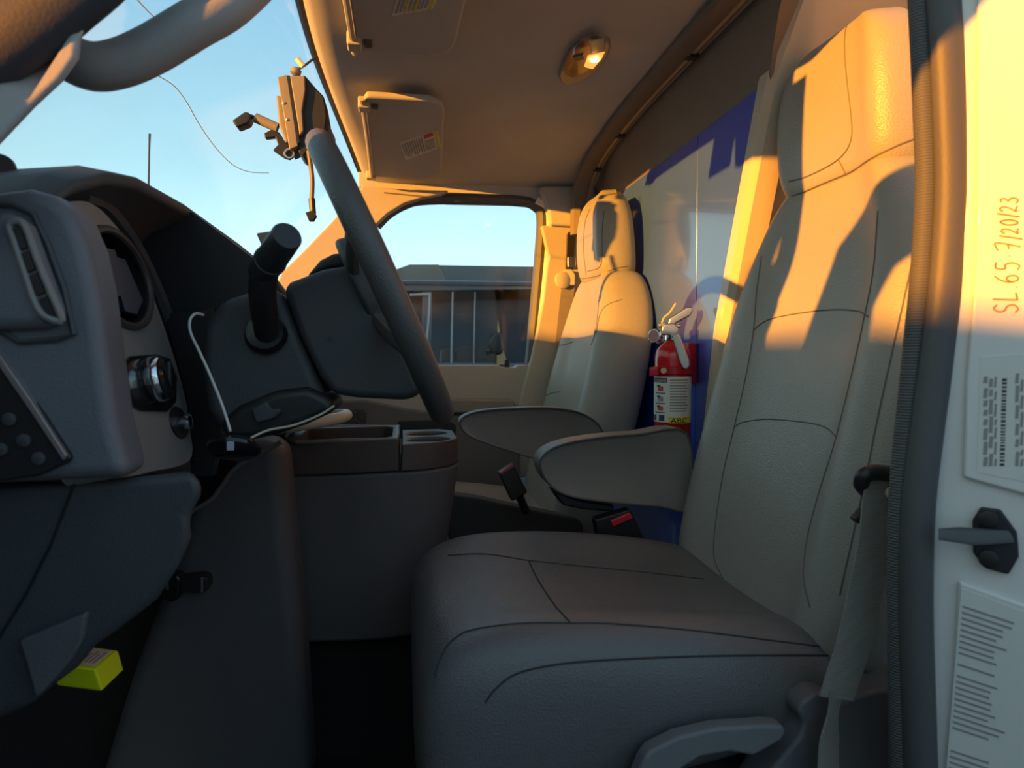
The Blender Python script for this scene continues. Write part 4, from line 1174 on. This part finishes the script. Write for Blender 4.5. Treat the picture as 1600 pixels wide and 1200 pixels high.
vA, vAb, vz = visor('sun_visor', 'farther sun visor, folded up above the passenger window', 1.60, 2.10, 1)
vB, vBb, _ = visor('sun_visor', 'nearer sun visor at the top edge, above the steering wheel', 1.37, 0.80, -1)


def visor_label(root, quad, cols, strip):
    p = [V((a, b, 0)) for a, b in quad]
    def U(u, v, o=0.0):
        q = p[0].lerp(p[1], u).lerp(p[3].lerp(p[2], u), v)
        return WZ(q.x, q.y, lz(q.x, q.y) - o)
    def piece(name, u0, u1, v0, v1, o, m, par):
        g = [[U(u0 + (u1 - u0) * i / 4, v0 + (v1 - v0) * k / 4, o) for k in range(5)] for i in range(5)]
        return new(name, slab(B(), g, (0, 0, -0.0003)), m, par, smooth=False)
    lb = piece('warning_label', 0, 1, 0, 1, 0.0, LABEL, root)
    piece('yellow_strip', strip[0], strip[1], 0, 1, 0.0006, YELLOW, lb)
    for u0, u1, v0, v1, m in cols:
        piece('print_line', u0, u1, v0, v1, 0.0006, m, lb)


def lz(px, py):
    """height of the visor underside at a sight point"""
    z = 0.57
    for _ in range(12):
        q = WZ(px, py, z)
        z = hz(q.y) - 0.0325
    return z
qa = [(624, 223), (684, 202), (689, 230), (634, 250)]
cols = [(0.04 + 0.062 * k, 0.04 + 0.062 * k + 0.034, 0.12, 0.92 - 0.12 * (k % 3 == 0), GREYINK) for k in range(9)]
cols += [(0.62 + 0.05 * k, 0.645 + 0.05 * k, 0.38, 0.92, GREYINK) for k in range(5)] + [(0.62, 0.86, 0.06, 0.26, REDINK)]
visor_label(vA, qa, cols, (0.90, 0.97))
qb = [(622, -10), (690, -20), (676, 14), (612, 25)]
cols = [(0.06 + 0.1 * k, 0.12 + 0.1 * k, 0.2 + 0.1 * (k % 2), 0.9, GREYINK) for k in range(8)] + [(0.28, 0.34, 0.0, 1.0, YELLOW), (0.52, 0.58, 0.0, 1.0, YELLOW)]
visor_label(vB, qb, cols, (0.88, 0.96))

# dome lamp
dz = hz(1.37) + 0.003
dl = thing('dome_lamp', (0.36, 1.37, dz), 'oval dome lamp glowing on the headliner', 'lamp')
def DL(px, py, o=0.0): return WZ(px, py, dz - o)
ol = crom([V((a, b, 0)) for a, b in ((872, 112), (884, 84), (904, 58), (932, 48), (954, 54), (952, 76), (938, 98), (912, 118), (884, 126))], 4, True)
new('base', prism(B(), [DL(p.x, p.y, -0.004) for p in ol], (0, 0, -0.012), 0.94), mat('lamp_base', (0.26, 0.245, 0.23), 0.3), dl, 0.003, 2)
new('lens', prism(B(), [DL(p.x, p.y, 0.010) for p in [V((910, 88, 0)) + (q - V((910, 88, 0))) * 0.82 for q in ol]], (0, 0, -0.010), 0.8), LENS, dl, 0.003, 2)
new('switch', prism(B(), [DL(a, b, 0.020) for a, b in ((894, 86), (912, 82), (914, 90), (898, 94))], (0, 0, -0.004), 0.9), mat('switch_dark', (0.08, 0.06, 0.05), 0.4), dl, 0.001)
new('bulb_window', prism(B(), [DL(a, b, 0.0205) for a, b in ((912, 104), (918, 86), (946, 80), (940, 92), (926, 108))], (0, 0, -0.002), 0.9), mat('bulb_window', (0.9, 0.5, 0.2), 0.3, emit=(1.0, 0.35, 0.06, 0.9), vary=0), dl, 0.001)
new('bulb', lathe(B(), [(0.002, 0), (0.008, 0.002), (0.008, 0.004), (0.003, 0.006)], DL(929, 92, 0.0226), (0, 0, -1), 16), BULB, dl)
new('bezel_rib', prism(B(), [DL(a, b, 0.0205) for a, b in ((918, 62), (944, 58), (946, 76), (924, 84))], (0, 0, -0.002), 0.9), mat('rib_grey', (0.42, 0.36, 0.28), 0.3), dl, 0.001)

# tablet / camera mount hanging at the windshield
KY = 1.36
dv = thing('dash_device', W(470, 150, KY), 'tan and black device box with a clamp arm hanging inside the windshield', 'device')
plate('rear_plate', [(433, 120), (449, 116), (466, 228), (452, 234)], KY, 0.07, TAN, dv, 0.002)
plate('front_plate', [(453, 118), (476, 118), (477, 140), (472, 172), (474, 204), (468, 212)], KY - 0.004, 0.075, TAN, dv, 0.002)
plate('side_plate', [(431, 148), (440, 150), (452, 222), (446, 222), (436, 196)], KY + 0.01, 0.05, TAN, dv, 0.003)
plate('housing', [(470, 118), (476, 117), (494, 138), (506, 150), (511, 180), (508, 205), (496, 216), (474, 244), (466, 238), (464, 200)], KY + 0.006, 0.075, mat('device_black', (0.016, 0.018, 0.024), 0.5), dv, 0.003)
new('slot_gap', prism(B(), [W(a, b, KY - 0.001) for a, b in ((449, 118), (453, 118), (468, 222), (464, 226))], (0, 0.05, 0)), BLACK, dv)
for a, b in ((444, 161), (449, 187)):
    new('screw', lathe(B(), [(0.003, 0), (0.003, 0.001), (0.0015, 0.002)], W(a, b, KY), (0, -1, 0), 12), STEEL, dv)
new('mount_ball', lathe(B(), [(0.004, -0.008), (0.010, -0.004), (0.010, 0.004), (0.004, 0.008)], W(462, 112, KY + 0.03), (0.3, 0, 1), 14), TAN, dv)
new('mount_rod', tube(B(), [W(464, 110, KY + 0.03), W(478, 101, KY + 0.02), W(492, 90, KY + 0.01)], 0.0022, 6), BLACK, dv)
new('lamp_tab', tube(B(), [W(464, 92, KY), W(474, 104, KY)], 0.005, 8), mat('pale_tab', (0.8, 0.8, 0.75), 0.4), dv)
arm = new('clamp_arm', tube(B(), [W(399, 184, KY + 0.02), W(434, 200, KY + 0.02)], 0.009, 12), TAN, dv)
new('arm_rod', tube(B(), [W(390, 181, KY + 0.02), W(400, 185, KY + 0.02)], 0.004, 8), BLACK, arm)
plate('clamp_head', [(362, 188), (382, 174), (389, 175), (392, 184), (388, 192), (370, 199)], KY + 0.005, 0.03, BLACK, dv, 0.003)
lb_ = plate('lower_bracket', [(412, 208), (424, 202), (436, 206), (446, 222), (460, 234), (460, 242), (452, 248), (444, 246), (432, 238), (426, 234), (434, 226), (430, 214), (414, 216)], KY + 0.015, 0.014, BLACK, dv, 0.002)
new('bracket_eye', tube(B(), [W(452, 240, KY + 0.012) + V((0.008 * math.cos(a), 0, 0.008 * math.sin(a))) for a in [2 * math.pi * i / 16 for i in range(16)]], 0.0025, 6, True), STEEL, lb_)

# wire with a plug hanging below the device
hw_ = thing('hanging_plug', W(488, 340, KY), 'black cable plug dangling in front of the windshield behind the wheel', 'plug')
new('wire', tube(B(), crom([W(a, b, KY) for a, b in ((482, 236, ), (486, 262), (488, 285), (487, 312))], 5), 0.0042, 8), mat('wire_brown', (0.16, 0.13, 0.10), 0.5), hw_)
new('connector', tube(B(), [W(487, 310, KY), W(489, 334, KY)], 0.0058, 8), BLACK, hw_)
plate('plug_head', [(477, 332), (490, 328), (494, 336), (489, 344), (482, 344)], KY - 0.008, 0.018, BLACK, hw_, 0.001)
mc = plate('mirror_stub', [(509, 190), (516, 198), (524, 216), (520, 222), (510, 214), (506, 204)], 1.40, 0.02, TAN, None, 0.003)
tag(mc, 'small dark mirror bracket between the wheel and the headliner', 'bracket')

new('knob', lathe(B(), [(0.004, -0.022), (0.010, -0.02), (0.0135, -0.012), (0.0135, 0.010), (0.010, 0.014)], W(-2, 266, 0.80), (0.6, -0.7, 0.3), 20), BLACK, db)
